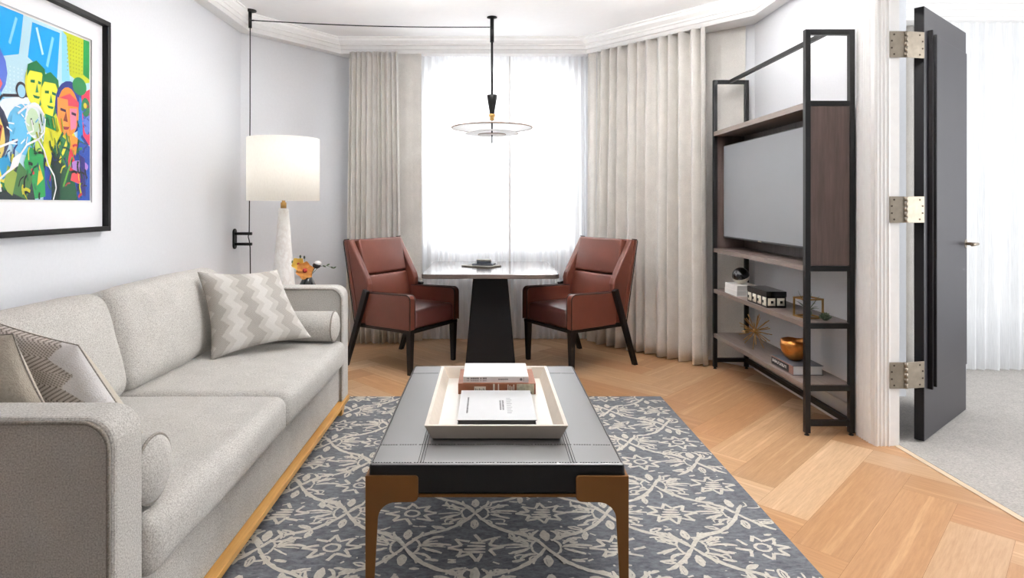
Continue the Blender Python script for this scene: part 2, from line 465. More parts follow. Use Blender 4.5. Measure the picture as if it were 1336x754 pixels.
# bedroom seen through the doorway
struct(bx((2.10,-1.8,-.06),(5.3,4.95,.004)).build('floor_bedroom', M['carpet']))
w = MB(); w.box((2.09,4.80,0),(3.10,4.92,CEIL)); w.box((3.10,4.80,2.5),(5.2,4.92,CEIL)); w.box((3.10,4.80,0),(5.2,4.92,.35)); w.box((5.0,4.80,.35),(5.2,4.92,2.5))
struct(w.build('wall_bedroom_back', M['wall']))
struct(bx((2.09,3.92,0),(2.672,4.79,CEIL)).build('wall_bedroom_pier', M['wall']))
w = MB(); w.box((5.2,-1.8,0),(5.32,.7,CEIL)); w.box((5.2,3.3,0),(5.32,4.92,CEIL)); w.box((5.2,.7,0),(5.32,3.3,.5)); w.box((5.2,.7,2.5),(5.32,3.3,CEIL))
struct(w.build('wall_bedroom_right', M['wall']))
f = MB()
for lo, hi in (((5.23,.7,.5),(5.29,.75,2.5)),((5.23,3.25,.5),(5.29,3.3,2.5)),((5.23,.75,.5),(5.29,3.25,.55)),((5.23,.75,2.45),(5.29,3.25,2.5)),((5.23,1.97,.55),(5.29,2.03,2.45))): f.box(lo, hi, bev=.004)
win3 = struct(f.build('added_window', M['trim'], origin=(5.26,2.0,.5)))  # unseen side window, added to send fill light through the doorway
bx((5.257,.75,.55),(5.263,1.97,2.45)).build('pane', M['glass'], win3)
bx((5.257,2.03,.55),(5.263,3.25,2.45)).build('pane', M['glass'], win3)
f = MB()
for lo, hi in (((3.10,4.83,.35),(3.15,4.89,2.5)),((4.95,4.83,.35),(5.0,4.89,2.5)),((3.15,4.83,.35),(4.95,4.89,.40)),((3.15,4.83,2.45),(4.95,4.89,2.5)),((4.03,4.83,.40),(4.09,4.89,2.45))):
    f.box(lo, hi, bev=.004)
win2 = struct(f.build('window_2', M['trim'], origin=(4.05,4.86,.35)))
bx((3.15,4.857,.40),(4.03,4.863,2.45)).build('pane', M['glass'], win2)
bx((4.09,4.857,.40),(4.95,4.863,2.45)).build('pane', M['glass'], win2)
f = MB()
f.prism([(4.42,2.719),(4.42,2.69),(4.44,2.685),(4.44,2.645),(4.455,2.64),(4.455,2.60),(4.47,2.595),(4.47,2.575),(4.78,2.575),(4.78,2.719)], 'X', 2.67, 5.19)
struct(f.build('trim_3', M['trim']))
# door casing, fluted, and jamb
f = MB()
def flutes(axis, a, b, face, depth, z0, z1, n, out):
    # ribs along the width a..b, standing proud of 'face'
    st = (b-a)/n
    for i in range(n):
        u0, u1 = a+i*st+.15*st, a+(i+1)*st-.15*st
        pts = []
        for k in range(7):
            t = k/6; pts.append((u0+(u1-u0)*t, face+out*depth*math.sin(PI*t)))
        poly = pts
        if axis == 'Y': poly = [(q, p) for p, q in pts]
        f.prism(poly, 'Z', z0, z1)
f.box((1.970,3.15,0),(1.999,3.285,2.36)); 
flutes('Y', 3.155, 3.28, 1.970, .008, .0, 2.36, 6, -1)
f.box((1.970,3.125,0),(2.092,3.1495,2.335))
flutes('X', 1.972, 2.05, 3.125, .006, 0, 2.335, 4, -1)
f.box((2.093,3.15,0),(2.112,3.25,2.36))
# head of the opening and its casing
f.box((1.970,1.32,2.30),(2.092,3.124,2.329)); f.box((1.968,1.3,2.302),(1.999,3.149,2.44))
for i in range(5): f.box((1.958,1.3,2.315+i*.025),(1.9679,3.149,2.328+i*.025))
f.box((1.970,1.28,0),(2.092,1.3,2.33))
struct(f.build('trim_4', M['trim']))
struct(bx((1.982,3.29,0),(1.999,4.58,.13),bev=.003).build('baseboard_right', M['trim']))
struct(bx((-1.949,-1.8,0),(-1.932,4.80,.13),bev=.003).build('baseboard_left', M['trim']))

# ------------------------------------------------------------------ the black door
DP = Vector((2.243,3.154,0)); DD = Vector((.772,.635,0)).normalized(); DN = Vector((DD.y,-DD.x,0))   # DN faces the camera
dth = .045
door = bpy.data.objects.new('door_1', None); COL.objects.link(door); door.location = DP; ROOT['door_1'] = DP.copy(); struct(door)
dm = Matrix(((DD.x, DN.x, 0, DP.x), (DD.y, DN.y, 0, DP.y), (0,0,1,0), (0,0,0,1)))   # local: x along leaf, y towards camera side
b = MB(); b.box((.001,-dth,.012),(.775,0,2.252), bev=.003, mtx=dm); b.build('leaf', M['door'], door)
b = MB(); b.box((-.002,-dth+.001,.013),(.001,-.001,2.251), mtx=dm); b.build('leaf_edge', M['door_edge'], door, 'black hinge-side edge of the door')
b = MB(); b.box((.088,0,.285),(.768,.006,2.125), bev=.002, mtx=dm); b.build('panel', M['door'], door)
b = MB(); b.box((.055,0,.272),(.0725,.022,2.135), bev=.001, mtx=dm); b.build('moulding', M['door_edge'], door)
b = MB(); b.box((.0735,0,.285),(.0875,.034,2.112), bev=.001, mtx=dm); b.build('moulding', M['door_edge'], door)
h = MB(); 
h.tube([dm @ V(.742,.0005,1.0), dm @ V(.742,.009,1.0)], .025, 20); h.tube([dm @ V(.742,.008,1.0), dm @ V(.742,.062,1.0)], .009, 12)
h.tube([dm @ V(.752,.06,1.0), dm @ V(.63,.06,1.0)], .009, 12)
h.build('handle', M['steel'], door, 'small chrome lever handle')
for zc in (2.045,1.205,.362):
    h = MB(); z0, z1 = zc-.067, zc+.067
    h.box((2.040,3.115,z0),(2.116,3.1185,z1), bev=.001)
    hm = Matrix.Translation((2.126,3.117,0)) @ Matrix.Rotation(math.atan2(.020,.106), 4, 'Z')
    h.box((.004,-.0018,z0),(.106,.0018,z1), bev=.001, mtx=hm)
    hg = h.build('hinge', M['steel'], door)
    k = MB()
    for i in range(5): k.tube([V(2.122,3.115,z0+i*.0268+.001), V(2.122,3.115,z0+(i+1)*.0268-.001)], .0085, 12)
    k.build('knuckle', M['steel'], hg)
    k = MB()
    for dx, dz in ((.022,.05),(.010,.018),(.010,-.018),(.022,-.05)):
        k.tube([V(2.040+dx,3.1152,zc+dz), V(2.040+dx,3.1140,zc+dz)], .0048, 10)
    for dx, dz in ((.078,.05),(.095,.018),(.095,-.018),(.078,-.05)):
        k.tube([hm @ V(dx,-.0016,zc+dz), hm @ V(dx,-.003,zc+dz)], .0048, 10)
    k.build('screw', M['screw'], hg)

# ------------------------------------------------------------------ curtains
def fold(path_a, path_b, n, amp, z0, z1, flare=1.3, seed=0, cols=14, rows=26, sharp=.6, spread=0.0):
    rnd = random.Random(seed)
    a = Vector(path_a).to_3d(); b = Vector(path_b).to_3d(); d = (b-a); L = d.length; d.normalize(); nrm = Vector((-d.y, d.x, 0))
    ph = [0]
    for i in range(n): ph.append(ph[-1]+rnd.uniform(.65,1.35))
    tot = ph[-1]; ph = [p/tot for p in ph]
    am = [rnd.uniform(.7,1.25) for _ in range(n+1)]; dr = [rnd.uniform(-1,1) for _ in range(n+1)]
    NC = n*cols; vs = []; fs = []
    for r in range(rows+1):
        t = r/rows; z = z1+(z0-z1)*t
        for c in range(NC+1):
            i = min(n-1, c//cols); fr = (c-i*cols)/cols
            s_ = ph[i]+(ph[i+1]-ph[i])*fr
            A = amp*(am[i]*(1-fr)+am[i+1]*fr)*(.85+(flare-.85)*t)
            w_ = math.sin(2*PI*fr); w_ = math.copysign(abs(w_)**sharp, w_)
            off = A*w_*.5 + .006*math.sin(t*5+i*2.1)*t
            x = s_*L + (dr[i]*(1-fr)+dr[i+1]*fr)*.016*t + spread*t*(s_-.5)*L + .012*math.sin(2*PI*fr*2)*.4
            vs.append(a+d*x+nrm*off+Vector((0,0,z)))
    for r in range(rows):
        for c in range(NC):
            i = r*(NC+1)+c; fs.append([i, i+1, i+NC+2, i+NC+1])
    return vs, fs
def solid(o, t):
    m = o.modifiers.new('thickness', 'SOLIDIFY'); m.thickness = t; m.offset = 0
    return o
cur = thing('drape', 'oatmeal pleated drape hanging left of the window, behind the left armchair', 'curtain', (-.95,5.45,0), group=None)
vs, fs = fold((-1.225,5.425), (-.80,5.425), 10, .055, .008, 2.583, 1.25, 3, spread=.10)
solid(MB().add(vs, fs, 0, True).build('pleated_panel', M['drape'], cur), .004)
vs, fs = fold((-.82,5.50), (-.600,5.50), 2, .008, .008, 2.583, 1.2, 4)
solid(MB().add(vs, fs, 0, True).build('flat_panel', M['drape'], cur), .004)
cur = thing('drape', 'wide oatmeal pleated drape right of the window, behind the right armchair and shelving', 'curtain', (1.35,5.0,0))
vs, fs = fold((.965,5.425), (1.655,4.675), 11, .085, .008, 2.583, 1.30, 9, spread=.06)
solid(MB().add(vs, fs, 0, True).build('pleated_panel', M['drape'], cur), .004)
vs, fs = fold((.895,5.505), (.965,5.46), 1, .008, .008, 2.583, 1.2, 6)
MB().add(vs, fs, 0, True).build('side_panel', M['drape'], cur)
vs, fs = fold((1.66,4.90), (1.948,4.640), 3, .006, .008, 2.583, 1.2, 7)
MB().add(vs, fs, 0, True).build('flat_panel', M['drape'], cur)
vs, fs = fold((-.66,5.59), (.20,5.59), 15, .022, .006, 2.583, 1.3, 12, cols=8, sharp=.9)
tag(MB().add(vs, fs, 0, True).build('sheer_curtain', M['sheer'], origin=(-.2,5.59,0)), 'white voile curtain over the left pane of the window behind the dining table', 'sheer curtain')
vs, fs = fold((.19,5.60), (.935,5.60), 13, .022, .006, 2.583, 1.3, 13, cols=8, sharp=.9)
shc = tag(MB().add(vs, fs, 0, True).build('sheer_curtain', M['sheer'], origin=(.55,5.60,0)), 'white voile curtain over the right pane of the window behind the dining table', 'sheer curtain')
bx((.189,5.582,.01),(.203,5.586,2.58)).build('hem', M['white'], shc)
vs, fs = fold((3.20,4.53), (4.98,4.53), 22, .03, .012, 2.574, 1.5, 14, cols=8, sharp=.9)
tag(MB().add(vs, fs, 0, True).build('sheer_curtain', M['sheer_b'], origin=(4.0,4.53,0)), 'white voile curtain in the carpeted room beyond the black door', 'sheer curtain')
vs, fs = fold((3.02,4.62), (3.24,4.62), 4, .05, .012, 2.574, 1.3, 15)
tag(solid(MB().add(vs, fs, 0, True).build('drape', M['drape'], origin=(3.0,4.60,0)), .004), 'narrow strip of pale drape seen between the door jamb and the black door', 'curtain')

# ------------------------------------------------------------------ rug
def rug():
    X0, X1, Y0, Y1, H = -1.25, 1.098, .55, 3.90, .012
    r = MB(); r.box((X0,Y0,.0005),(X1,Y1,H), 0, bev=.003)
    rnd = random.Random(21)
    top = H+.0006
    def stroke(pts, w, taper=True, wob=.10):
        P = [Vector((p[0], p[1], 0)) for p in pts]
        # resample
        Q = [P[0]]
        for a, b in zip(P, P[1:]):
            k = max(1, int((b-a).length/.014))
            for i in range(1, k+1): Q.append(a+(b-a)*i/k)
        n = len(Q); vs = []; fs = []; zl = top+rnd.uniform(0,.0012)
        for i, q in enumerate(Q):
            t = (Q[min(i+1, n-1)]-Q[max(i-1, 0)]); t = t.normalized() if t.length else Vector((1,0,0)); nn = Vector((-t.y, t.x, 0))
            f_ = i/(n-1) if n > 1 else 0
            ww = 1.06*w*(1-.45*abs(2*f_-1)**3 if taper else 1)*rnd.uniform(1-wob*2, 1+wob*2)/2
            j = nn*rnd.uniform(-1,1)*.0016
            for sg in (1,-1):
                p = q+j+nn*ww*sg
                p.x = max(X0+.004, min(X1-.004, p.x)); p.y = max(Y0+.004, min(Y1-.004, p.y)); p.z = zl
                vs.append(p)
        for i in range(n-1): fs.append([2*i+1, 2*i+3, 2*i+2, 2*i])
        r.add(vs, fs, 1)
    def curve(p0, p1, p2, k=9):
        return [((1-t)**2*p0[0]+2*t*(1-t)*p1[0]+t*t*p2[0], (1-t)**2*p0[1]+2*t*(1-t)*p1[1]+t*t*p2[1]) for t in [i/(k-1) for i in range(k)]]
    def at(c, p): return (c[0]+p[0], c[1]+p[1])
    def leaf(c, ang, L, w, wd=.009, keep=.93):
        # pointed leaf outline along ang
        ca, sa = math.cos(ang), math.sin(ang)
        def R(u, v): return (c[0]+u*ca-v*sa, c[1]+u*sa+v*ca)
        for sg in (1,-1):
            if rnd.random() < keep: stroke(curve(R(0,0), R(L*.45, sg*w), R(L,0)), wd)
        if rnd.random() < .5: stroke([R(L*.2,0), R(L*.75,0)], wd*.8)
    A, B = .255, .241
    def spray(c, sx):
        # three lobed leaf spray to one side of a node
        x, y = c
        def S(u, v): return (x+sx*u, y+v)
        for v0, v1, u1 in ((.030,.062,.135),(.012,.012,.165),(-.008,-.040,.135)):
            if rnd.random() < .9: stroke(curve(S(.062,v0*.8), S(.10,v1+.015), S(u1,v1)), .0135)
            if rnd.random() < .8: stroke(curve(S(.055,v0*.4), S(.085,v1*.6), S(u1-.02,v1*.8-.012)), .008)
        stroke(curve(S(.020,.055), S(.060,.030), S(.050,.0)), .009); stroke(curve(S(.020,-.050), S(.055,-.030), S(.050,.0)), .009)
        stroke([S(.06,.085), S(.10,.10)], .014); stroke([S(.08,-.075), S(.125,-.085)], .014)
    def fan(c, sy):
        x, y = c
        for k, (dx, L) in enumerate(((-.085,.075),(-.048,.100),(0,.115),(.048,.100),(.085,.075))):
            if rnd.random() < .84:
                stroke(curve((x+dx*.45, y+sy*(.048-abs(dx)*.10)), (x+dx*1.0, y+sy*L*.55), (x+dx*1.12, y+sy*L)), .0125)
            if rnd.random() < .72:
                stroke(curve((x+dx*.72, y+sy*(.056-abs(dx)*.10)), (x+dx*1.5, y+sy*L*.5), (x+dx*1.30, y+sy*L*.93)), .0075)
        leaf((x, y+sy*.05), sy*PI/2, .065, .024)
    def star(c):
        x, y = c; pts = []
        n = 8
        for i in range(2*n+1):
            a = PI/2+PI*i/n + .05; rr = (.080+rnd.uniform(-.006,.006)) if i % 2 == 0 else .042
            pts.append((x+rr*1.25*math.cos(a), y+rr*math.sin(a)))
        for i in range(len(pts)-1):
            if rnd.random() < .88: stroke([pts[i], pts[i+1]], .012, False)
        if rnd.random() < .6:
            stroke([(x+.028*math.cos(2*PI*i/10), y+.024*math.sin(2*PI*i/10)) for i in range(11)], .011, False)
        else:
            for s_ in range(4): stroke([(x-.05+.01*s_, y-.03+.02*s_), (x+.035, y-.028+.018*s_)], .014)
        fan((x, y-.085), -1) if rnd.random() < .35 else None
        for k in range(5):
            a = rnd.uniform(0, 2*PI); d = rnd.uniform(.10,.13); stroke([(x+d*math.cos(a), y+d*math.sin(a)), (x+d*math.cos(a)+rnd.uniform(-.03,.03), y+d*math.sin(a)+rnd.uniform(-.012,.012))], .013)
    for i in range(-8, 9):
        for j in range(-12, 12):
            if (i+j) % 2: 
                c = (-.045+i*A, 2.418+j*B)
                if X0-.1 < c[0] < X1+.1 and Y0-.1 < c[1] < Y1+.1 and X0+.02 < c[0] < X1-.02 and Y0+.02 < c[1] < Y1-.02: star(c)
                continue
            c = (-.045+i*A+rnd.uniform(-.008,.008), 2.418+j*B+rnd.uniform(-.006,.006))
            if not (X0-.05 < c[0] < X1+.05 and Y0-.05 < c[1] < Y1+.05): continue
            inside = X0+.10 < c[0] < X1-.04 and Y0+.1 < c[1] < Y1-.02
            for sx in (1,-1):
                for sy in (1,-1):
                    if rnd.random() < (.95 if sy < 0 else .9):
                        e = (c[0]+sx*A*.88, c[1]+sy*B*.86)
                        pts = curve(c, (c[0]+sx*.055, c[1]+sy*B*.42), (c[0]+sx*A*.5, c[1]+sy*B*.56), 6)[:-1]+curve((c[0]+sx*A*.5, c[1]+sy*B*.56), (c[0]+sx*A*.86, c[1]+sy*B*.70), (c[0]+sx*A*.97, c[1]+sy*B*.93), 6)
                        pts = [p for p in pts if X0 < p[0] < X1 and Y0 < p[1] < Y1]
                        if sy > 0: pts = pts[:max(3, int(len(pts)*rnd.uniform(.25,.42)))]
                        elif sx < 0: pts = pts[:max(3, int(len(pts)*rnd.uniform(.55,.95)))]
                        if len(pts) > 2:
                            stroke(pts, .0165)
                            q = pts[len(pts)//2]; q2 = pts[min(len(pts)-1, len(pts)//2+1)]; an = math.atan2(q2[1]-q[1], q2[0]-q[0])
                            for da in (.85,-.85):
                                if sy < 0 and rnd.random() < .5: leaf((q[0]+.012*math.cos(an+da), q[1]+.012*math.sin(an+da)), an+da, .055, .016, .009)
            for sx in (1,-1):
                if X0+.02 < c[0]+sx*.16 < X1-.01: spray(c, sx)
            for sy in (1,-1):
                if Y0+.02 < c[1]+sy*.12 < Y1-.005 and X0+.1 < c[0] < X1-.09: fan(c, sy)
            for k in range(5):
                q = (c[0]+rnd.uniform(-A,A), c[1]+rnd.uniform(-B,B))
                if X0+.02 < q[0] < X1-.05 and Y0+.02 < q[1] < Y1-.02:
                    stroke([q, (q[0]+rnd.uniform(.012,.035), q[1]+rnd.uniform(-.012,.012))], .013)
    return r.build('area_rug', [M['rug'], M['ivory']], origin=(0,2.2,0))
tag(rug(), 'slate grey area rug with worn ivory floral lattice under the coffee table', 'rug')
RUG = .0132

# ------------------------------------------------------------------ sofa
SX = -.83
sofa = thing('sofa', 'long grey tweed sofa with oak plinth standing along the left wall', 'sofa', (-1.33,2.5,0))
MB().cushion((.48,1.065,.105), .015, mtx=Matrix.Translation((-1.335,2.4925,.205))).build('base', M['sofa'], sofa, merge=True)
def arm_profile(x0, x1, z0, z1, r, k=8):
    pts = [(x0,z0), (x1,z0)]
    for i in range(k+1):
        a = PI/2*i/k; pts.append((x1-r+r*math.cos(a), z1-r+r*math.sin(a)))
    pts.append((x0,z1)); return pts
for y0, y1 in ((1.36,1.477),(3.508,3.638)):
    b = MB(); b.prism(arm_profile(-1.83, SX, .102, .757, .065), 'Y', y0, y1, bev=.012, seg=3)
    for i in range(len(b.sm)): b.sm[i] = False
    a = b.build('arm', M['sofa'], sofa, merge=True)
    inn = arm_profile(-1.82, SX-.012, .104, .746, .060)[1:]
    for yy in (y0-.0005, y1+.0005):
        MB().tube([V(x,yy,z) for x, z in inn], .0050, 8).build('piping', M['piping'], a)
MB().cushion((.07,1.01,.33), .03, mtx=Matrix.Translation((-1.775,2.4925,.47))).build('back_frame', M['sofa'], sofa, merge=True)
for k, (y0, y1) in enumerate(((1.483,2.488),(2.494,3.502))):
    c = MB().cushion((.405,(y1-y0)/2,.075), .042, puff=(.012,.0,.014), seg=18, mtx=Matrix.Translation((-1.217,(y0+y1)/2,.386)), wr=.004, seed=k*7).build('seat_cushion', M['sofa'], sofa, merge=True)
for k, (y0, y1) in enumerate(((1.487,2.490),(2.496,3.498))):
    mt = Matrix.Translation((-1.580,(y0+y1)/2,.655)) @ Matrix.Rotation(-.26, 4, 'Y')
    MB().cushion((.105,(y1-y0)/2,.215), .07, puff=(.035,.0,.012), seg=18, mtx=mt, wr=.006, seed=3+k*5).build('back_cushion', M['sofa'], sofa, merge=True)
b = MB(); b.box((-1.83,1.365,.078),(-.822,3.634,.1018), bev=.003); b.build('plinth', M['oak_gold'], sofa, 'honey oak plinth strip')
for x, y, z0 in ((-.865,1.43,RUG),(-.865,3.555,RUG),(-1.77,1.43,0),(-1.77,3.555,0)):
    MB().taper((x,y,z0),(x,y,.079),(.042,.05),(.055,.065)).build('leg', M['oak_gold'], sofa)

# bolsters
for y, r, lab in ((1.569,.085,'grey tweed bolster cushion against the near sofa arm'),(3.415,.083,'grey tweed bolster cushion against the far sofa arm')):
    z = .470+r
    t = thing('bolster_cushion', lab, 'cushion', (-1.05,y,z-r), group=None)
    b = MB(); pr = [(.001,-.27)] + [(r*.7,-.266),(r*.96,-.255),(r,-.24),(r,.225),(r*.985,.232)]
    b.lathe(pr, (-1.09,y,z), 40, axis='X'); b.build('cover', M['sofa'], t)
    b = MB(); b.lathe([(r*.985,.232),(r*.93,.240),(r*.7,.251),(r*.4,.258),(.001,.26)], (-1.09,y,z), 40, axis='X'); b.build('end_cap', M['sofa'], t)
    MB().tube([V(-1.09+.233, y+r*.995*math.cos(a), z+r*.995*math.sin(a)) for a in [2*PI*i/40 for i in range(40)]], .0042, 6, closed=True).build('piping', M['piping'], t)

# pillows
def pillow(name, label, TL, TR, BR, BL, T, pat, seed=0, n=120, pinch=.09):
    TL, TR, BR, BL = map(Vector, (TL, TR, BR, BL))
    nrm = ((TR+BR-TL-BL).cross(TL+TR-BL-BR)).normalized()
    root = thing(name, label, 'cushion', (BL+BR)/2)
    def pt(a, b):
        a2 = (a*(1-pinch*(1-b*b))+1)/2; b2 = (b*(1-pinch*(1-a*a))+1)/2
        return (BL*(1-a2)+BR*a2)*(1-b2)+(TL*(1-a2)+TR*a2)*b2
    def side(sg, fn, ng, nm, m):
        mb = MB(); mb.c = []; vs = []
        for i in range(ng+1):
            for j in range(ng+1):
                a, b = 2*i/ng-1, 2*j/ng-1
                t = T/2*max(0, (1-a*a)*(1-b*b))**.42
                t += .006*mnoise.noise(Vector((a*2.2+seed, b*2.2, sg*3.0)))*(1-a**4)*(1-b**4)
                vs.append(pt(a, b)+nrm*sg*t); mb.c.append(fn((a+1)/2, (b+1)/2))
        fs = []
        for i in range(ng):
            for j in range(ng):
                f = [i*(ng+1)+j, (i+1)*(ng+1)+j, (i+1)*(ng+1)+j+1, i*(ng+1)+j+1]
                fs.append(f if sg > 0 else f[::-1])
        mb.add(vs, fs, 0, True); return mb.build(nm, m, root)
    front = M['chevron'] if pat else M['tan']
    side(1, pat or (lambda a, b: (1,1,1,1)), n if pat else 40, 'front_panel', front)
    side(-1, lambda a, b: (1,1,1,1), 40, 'back_panel', M['tan'])
    e = []
    for k in range(4):
        for i in range(24):
            t = 2*i/24-1; a, b = ((t,-1),(1,t),(-t,1),(-1,-t))[k]
            e.append(pt(a, b))
    MB().tube(e, .0022, 6, closed=True).build('seam', M['piping'], root)
    return root
def tri(x): x = x % 1; return 4*abs(x-.5)-1
def chev_far(a, b):
    t = (a*2.6 + .105*tri(b*5.2)) % 1.0
    hat = .5+.5*math.sin(2*PI*(b*46 + (a*26 if (b*10.4) % 2 < 1 else -a*26)))
    d, m_, l = lin((150,145,138)), lin((178,173,166)), lin((210,207,202))
    if t < .34: c = [m_[i]*(1-.5*hat)+d[i]*.5*hat for i in range(3)]
    elif t < .52: c = [m_[i]*.5+l[i]*.5 for i in range(3)]
    elif t < .80: c = l[:3]
    else: c = [l[i]*.45+m_[i]*.55 for i in range(3)]
    return (c[0], c[1], c[2], 1)
def chev_near(a, b):
    t = a + .075*tri(b*4.6)
    hat = 1 if math.sin(2*PI*(b*40 + (a*20 if (b*9.2) % 2 < 1 else -a*20))) > .1 else 0
    d, l, w_ = lin((116,106,98)), lin((206,198,190)), lin((226,223,222))
    if t < .80: c = d if hat else l
    elif t < .90: c = w_
    elif t < .96: c = tuple(w_[i]*.6+l[i]*.4 for i in range(3)) if hat else w_
    else: c = w_
    return (c[0], c[1], c[2], 1)
pillow('throw_pillow', 'square chevron pillow in soft grey leaning at the far end of the sofa', (-1.488,3.14,.885), (-1.169,3.40,.869), (-.947,3.28,.521), (-1.3575,3.0,.468), .16, chev_far, seed=2, pinch=.11)
pillow('throw_pillow', 'chevron pillow with dark herringbone bands leaning at the near end of the sofa', (-1.57,1.87,.897), (-1.19,1.78,.822), (-.915,1.75,.468), (-1.28,1.80,.475), .13, chev_near, seed=5, pinch=.05)
pillow('throw_pillow', 'plain taupe pillow in the corner of the near sofa arm', (-1.64,1.66,.875), (-1.24,1.60,.893), (-1.105,1.58,.650), (-1.52,1.62,.650), .09, None, seed=8, pinch=.06)

# ------------------------------------------------------------------ coffee table
tx, ty = .027, 2.464
tw, tl = .395, .575
ct = thing('coffee_table', 'long black leather-topped coffee table with bronze bracket legs on the rug', 'coffee table', (tx,ty,RUG))
MB().cushion((tw,tl,.048), .012, puff=(0,0,.004), seg=20, mtx=Matrix.Translation((tx,ty,.384))).build('leather_top', [M['leather_black'], M['leather_top']], ct, merge=True)
for c_ in ct.children:
    for p_ in c_.data.polygons:
        if p_.normal.z > .6: p_.material_index = 1
b = MB(); b.box((tx-tw+.004,ty-tl+.004,.326),(tx+tw-.004,ty+tl-.004,.3365), bev=.002); b.build('frame', M['bronze'], ct)
st = MB()
def stitch(p, q, step=.0085, ln=.0056):
    p, q = Vector(p), Vector(q); L = (q-p).length; d = (q-p)/L; k = int(L/step)
    for i in range(k):
        a = p+d*(i*step); st.tube([a, a+d*ln], .0011, 4)
zt = .4325
def ztop(x, y):
    a, b_ = (x-tx)/tw, (y-ty)/tl
    return .432+.004*max(0,1-a*a)*max(0,1-b_*b_)+.0006
def seam(x0, y0, x1, y1):
    n = 12
    for i in range(n):
        xa, ya, xb, yb = x0+(x1-x0)*i/n, y0+(y1-y0)*i/n, x0+(x1-x0)*(i+1)/n, y0+(y1-y0)*(i+1)/n
        stitch((xa,ya,ztop(xa,ya)), (xb,yb,ztop(xb,yb)))
for sx in (-1,1):
    for d in (-.008,.008): seam(tx+sx*.236+d, ty-tl+.01, tx+sx*.236+d, ty+tl-.01)
    seam(tx+sx*(tw-.010), ty-tl+.01, tx+sx*(tw-.010), ty+tl-.01)
for yy in (ty-tl+.147, ty+tl-.140): seam(tx-tw+.01, yy, tx+tw-.01, yy)
for yy in (ty-tl+.008, ty+tl-.008): seam(tx-tw+.01, yy, tx+tw-.01, yy)
st.build('stitching', M['stitch'], ct)
gr = MB()
for sx in (-1,1): gr.box((tx+sx*.236-.0012,ty-tl+.01,.4325),(tx+sx*.236+.0012,ty+tl-.01,.4362))
gr.build('seam_line', M['book_black'], ct)
# bracket legs: plate profile on the two faces of each corner
def bracket(sx, sy):
    b = MB()
    ox = tx+sx*(tw+.009); oy = ty+sy*(tl+.009)
    def prof():
        w_, top, bot = .162, .398, .318
        P = [(0,RUG), (0,top), (w_-.010,top)]
        for i in range(1,5): a = PI/2*(1-i/4); P.append((w_-.010+.010*math.cos(a), top-.010+.010*math.sin(a)))
        P += [(w_,bot+.018)]
        for i in range(1,6): a = -PI/2*i/5; P.append((w_-.018+.018*math.cos(a), bot+.018+.018*math.sin(a)))
        P += [(.092,bot-.001)]
        for i in range(1,9):
            a = PI/2+PI/2*i/8; P.append((.092+.054*math.cos(a), bot-.055+.054*math.sin(a)))
        P += [(.024,RUG)]
        return P
    b.prism([(ox-sx*p, z) for p, z in prof()], 'Y', oy, oy-sy*.008, bev=.001, seg=1)
    b.prism([(oy-sy*.0082-sy*p, z) for p, z in prof()], 'X', ox, ox-sx*.008, bev=.001, seg=1)
    b.build('leg', M['bronze'], ct, 'bronze bracket leg')
for sx in (-1,1):
    for sy in (-1,1): bracket(sx, sy)

# tray
TZ = .4372
x0, x1, y0, y1 = tx-.241, tx+.241, 2.055, 2.815
tr = thing('serving_tray', 'pale veneered tray with flared sides on the coffee table', 'tray', (tx,2.43,TZ))
bb = .024
bx((x0+bb,y0+bb,TZ),(x1-bb,y1-bb,TZ+.006)).build('tray_floor', M['tray_in'], tr)
r = MB()
HT = .052
def ring(x0,x1,y0,y1,z): return [V(x0,y0,z),V(x1,y0,z),V(x1,y1,z),V(x0,y1,z)]
R0 = ring(x0+bb,x1-bb,y0+bb,y1-bb,TZ); R1 = ring(x0,x1,y0,y1,TZ+HT); t_ = .012
R2 = ring(x0+t_,x1-t_,y0+t_,y1-t_,TZ+HT); R3 = ring(x0+bb+t_,x1-bb-t_,y0+bb+t_,y1-bb-t_,TZ+.0062)
vs = R0+R1+R2+R3; fs = []
for a in range(3):
    for k in range(4): fs.append([a*4+k, a*4+(k+1) % 4, (a+1)*4+(k+1) % 4, (a+1)*4+k])
r.add(vs, fs).build('rim', M['tray'], tr)
BZ = TZ+.0064
# books in the tray
def book(name, label, lo, hi, spine, cover, pages, extra=None, cov=.003):
    """lying book: spine side 'near' (-y) or 'left' (-x)"""
    t = thing(name, label, 'book', ((lo[0]+hi[0])/2,(lo[1]+hi[1])/2,lo[2]))
    b = MB(); b.box((lo[0],lo[1],lo[2]),(hi[0],hi[1],lo[2]+cov)); b.box((lo[0],lo[1],hi[2]-cov),(hi[0],hi[1],hi[2]))
    b.build('cover', cover, t)
    s_ = MB(); p = MB(); e = .006
    if spine == 'near':
        s_.box((lo[0],lo[1],lo[2]+cov),(hi[0],lo[1]+.003,hi[2]-cov)); p.box((lo[0]+e,lo[1]+.003,lo[2]+cov),(hi[0]-e,hi[1]-e,hi[2]-cov))
    else:
        s_.box((lo[0],lo[1],lo[2]+cov),(lo[0]+.003,hi[1],hi[2]-cov)); p.box((lo[0]+.003,lo[1]+e,lo[2]+cov),(hi[0]-e,hi[1]-e,hi[2]-cov))
    s_.build('spine', spine_m if (spine_m := (extra or cover)) else cover, t); p.build('pages', pages, t)
    return t
g = book('book', 'rust brown book with patterned spine end under the white book in the tray', (-.125,2.545,BZ),(.197,2.770,BZ+.044), 'near', M['rust'], M['white'], M['rust'])
d = MB(); yy = 2.5440
d.box((.118,yy-.0006,BZ+.001),(.190,yy,BZ+.043)); d.build('patterned_label', M['sage'], g, 'sage patterned end of the spine')
d = MB(); d.box((-.058,yy-.0006,BZ+.006),(-.010,yy,BZ+.032)); d.build('title_label', M['cream'], g)
d = MB(); d.box((.020,yy-.0006,BZ+.001),(.027,yy,BZ+.043)); d.build('spine_band', M['bone'], g)
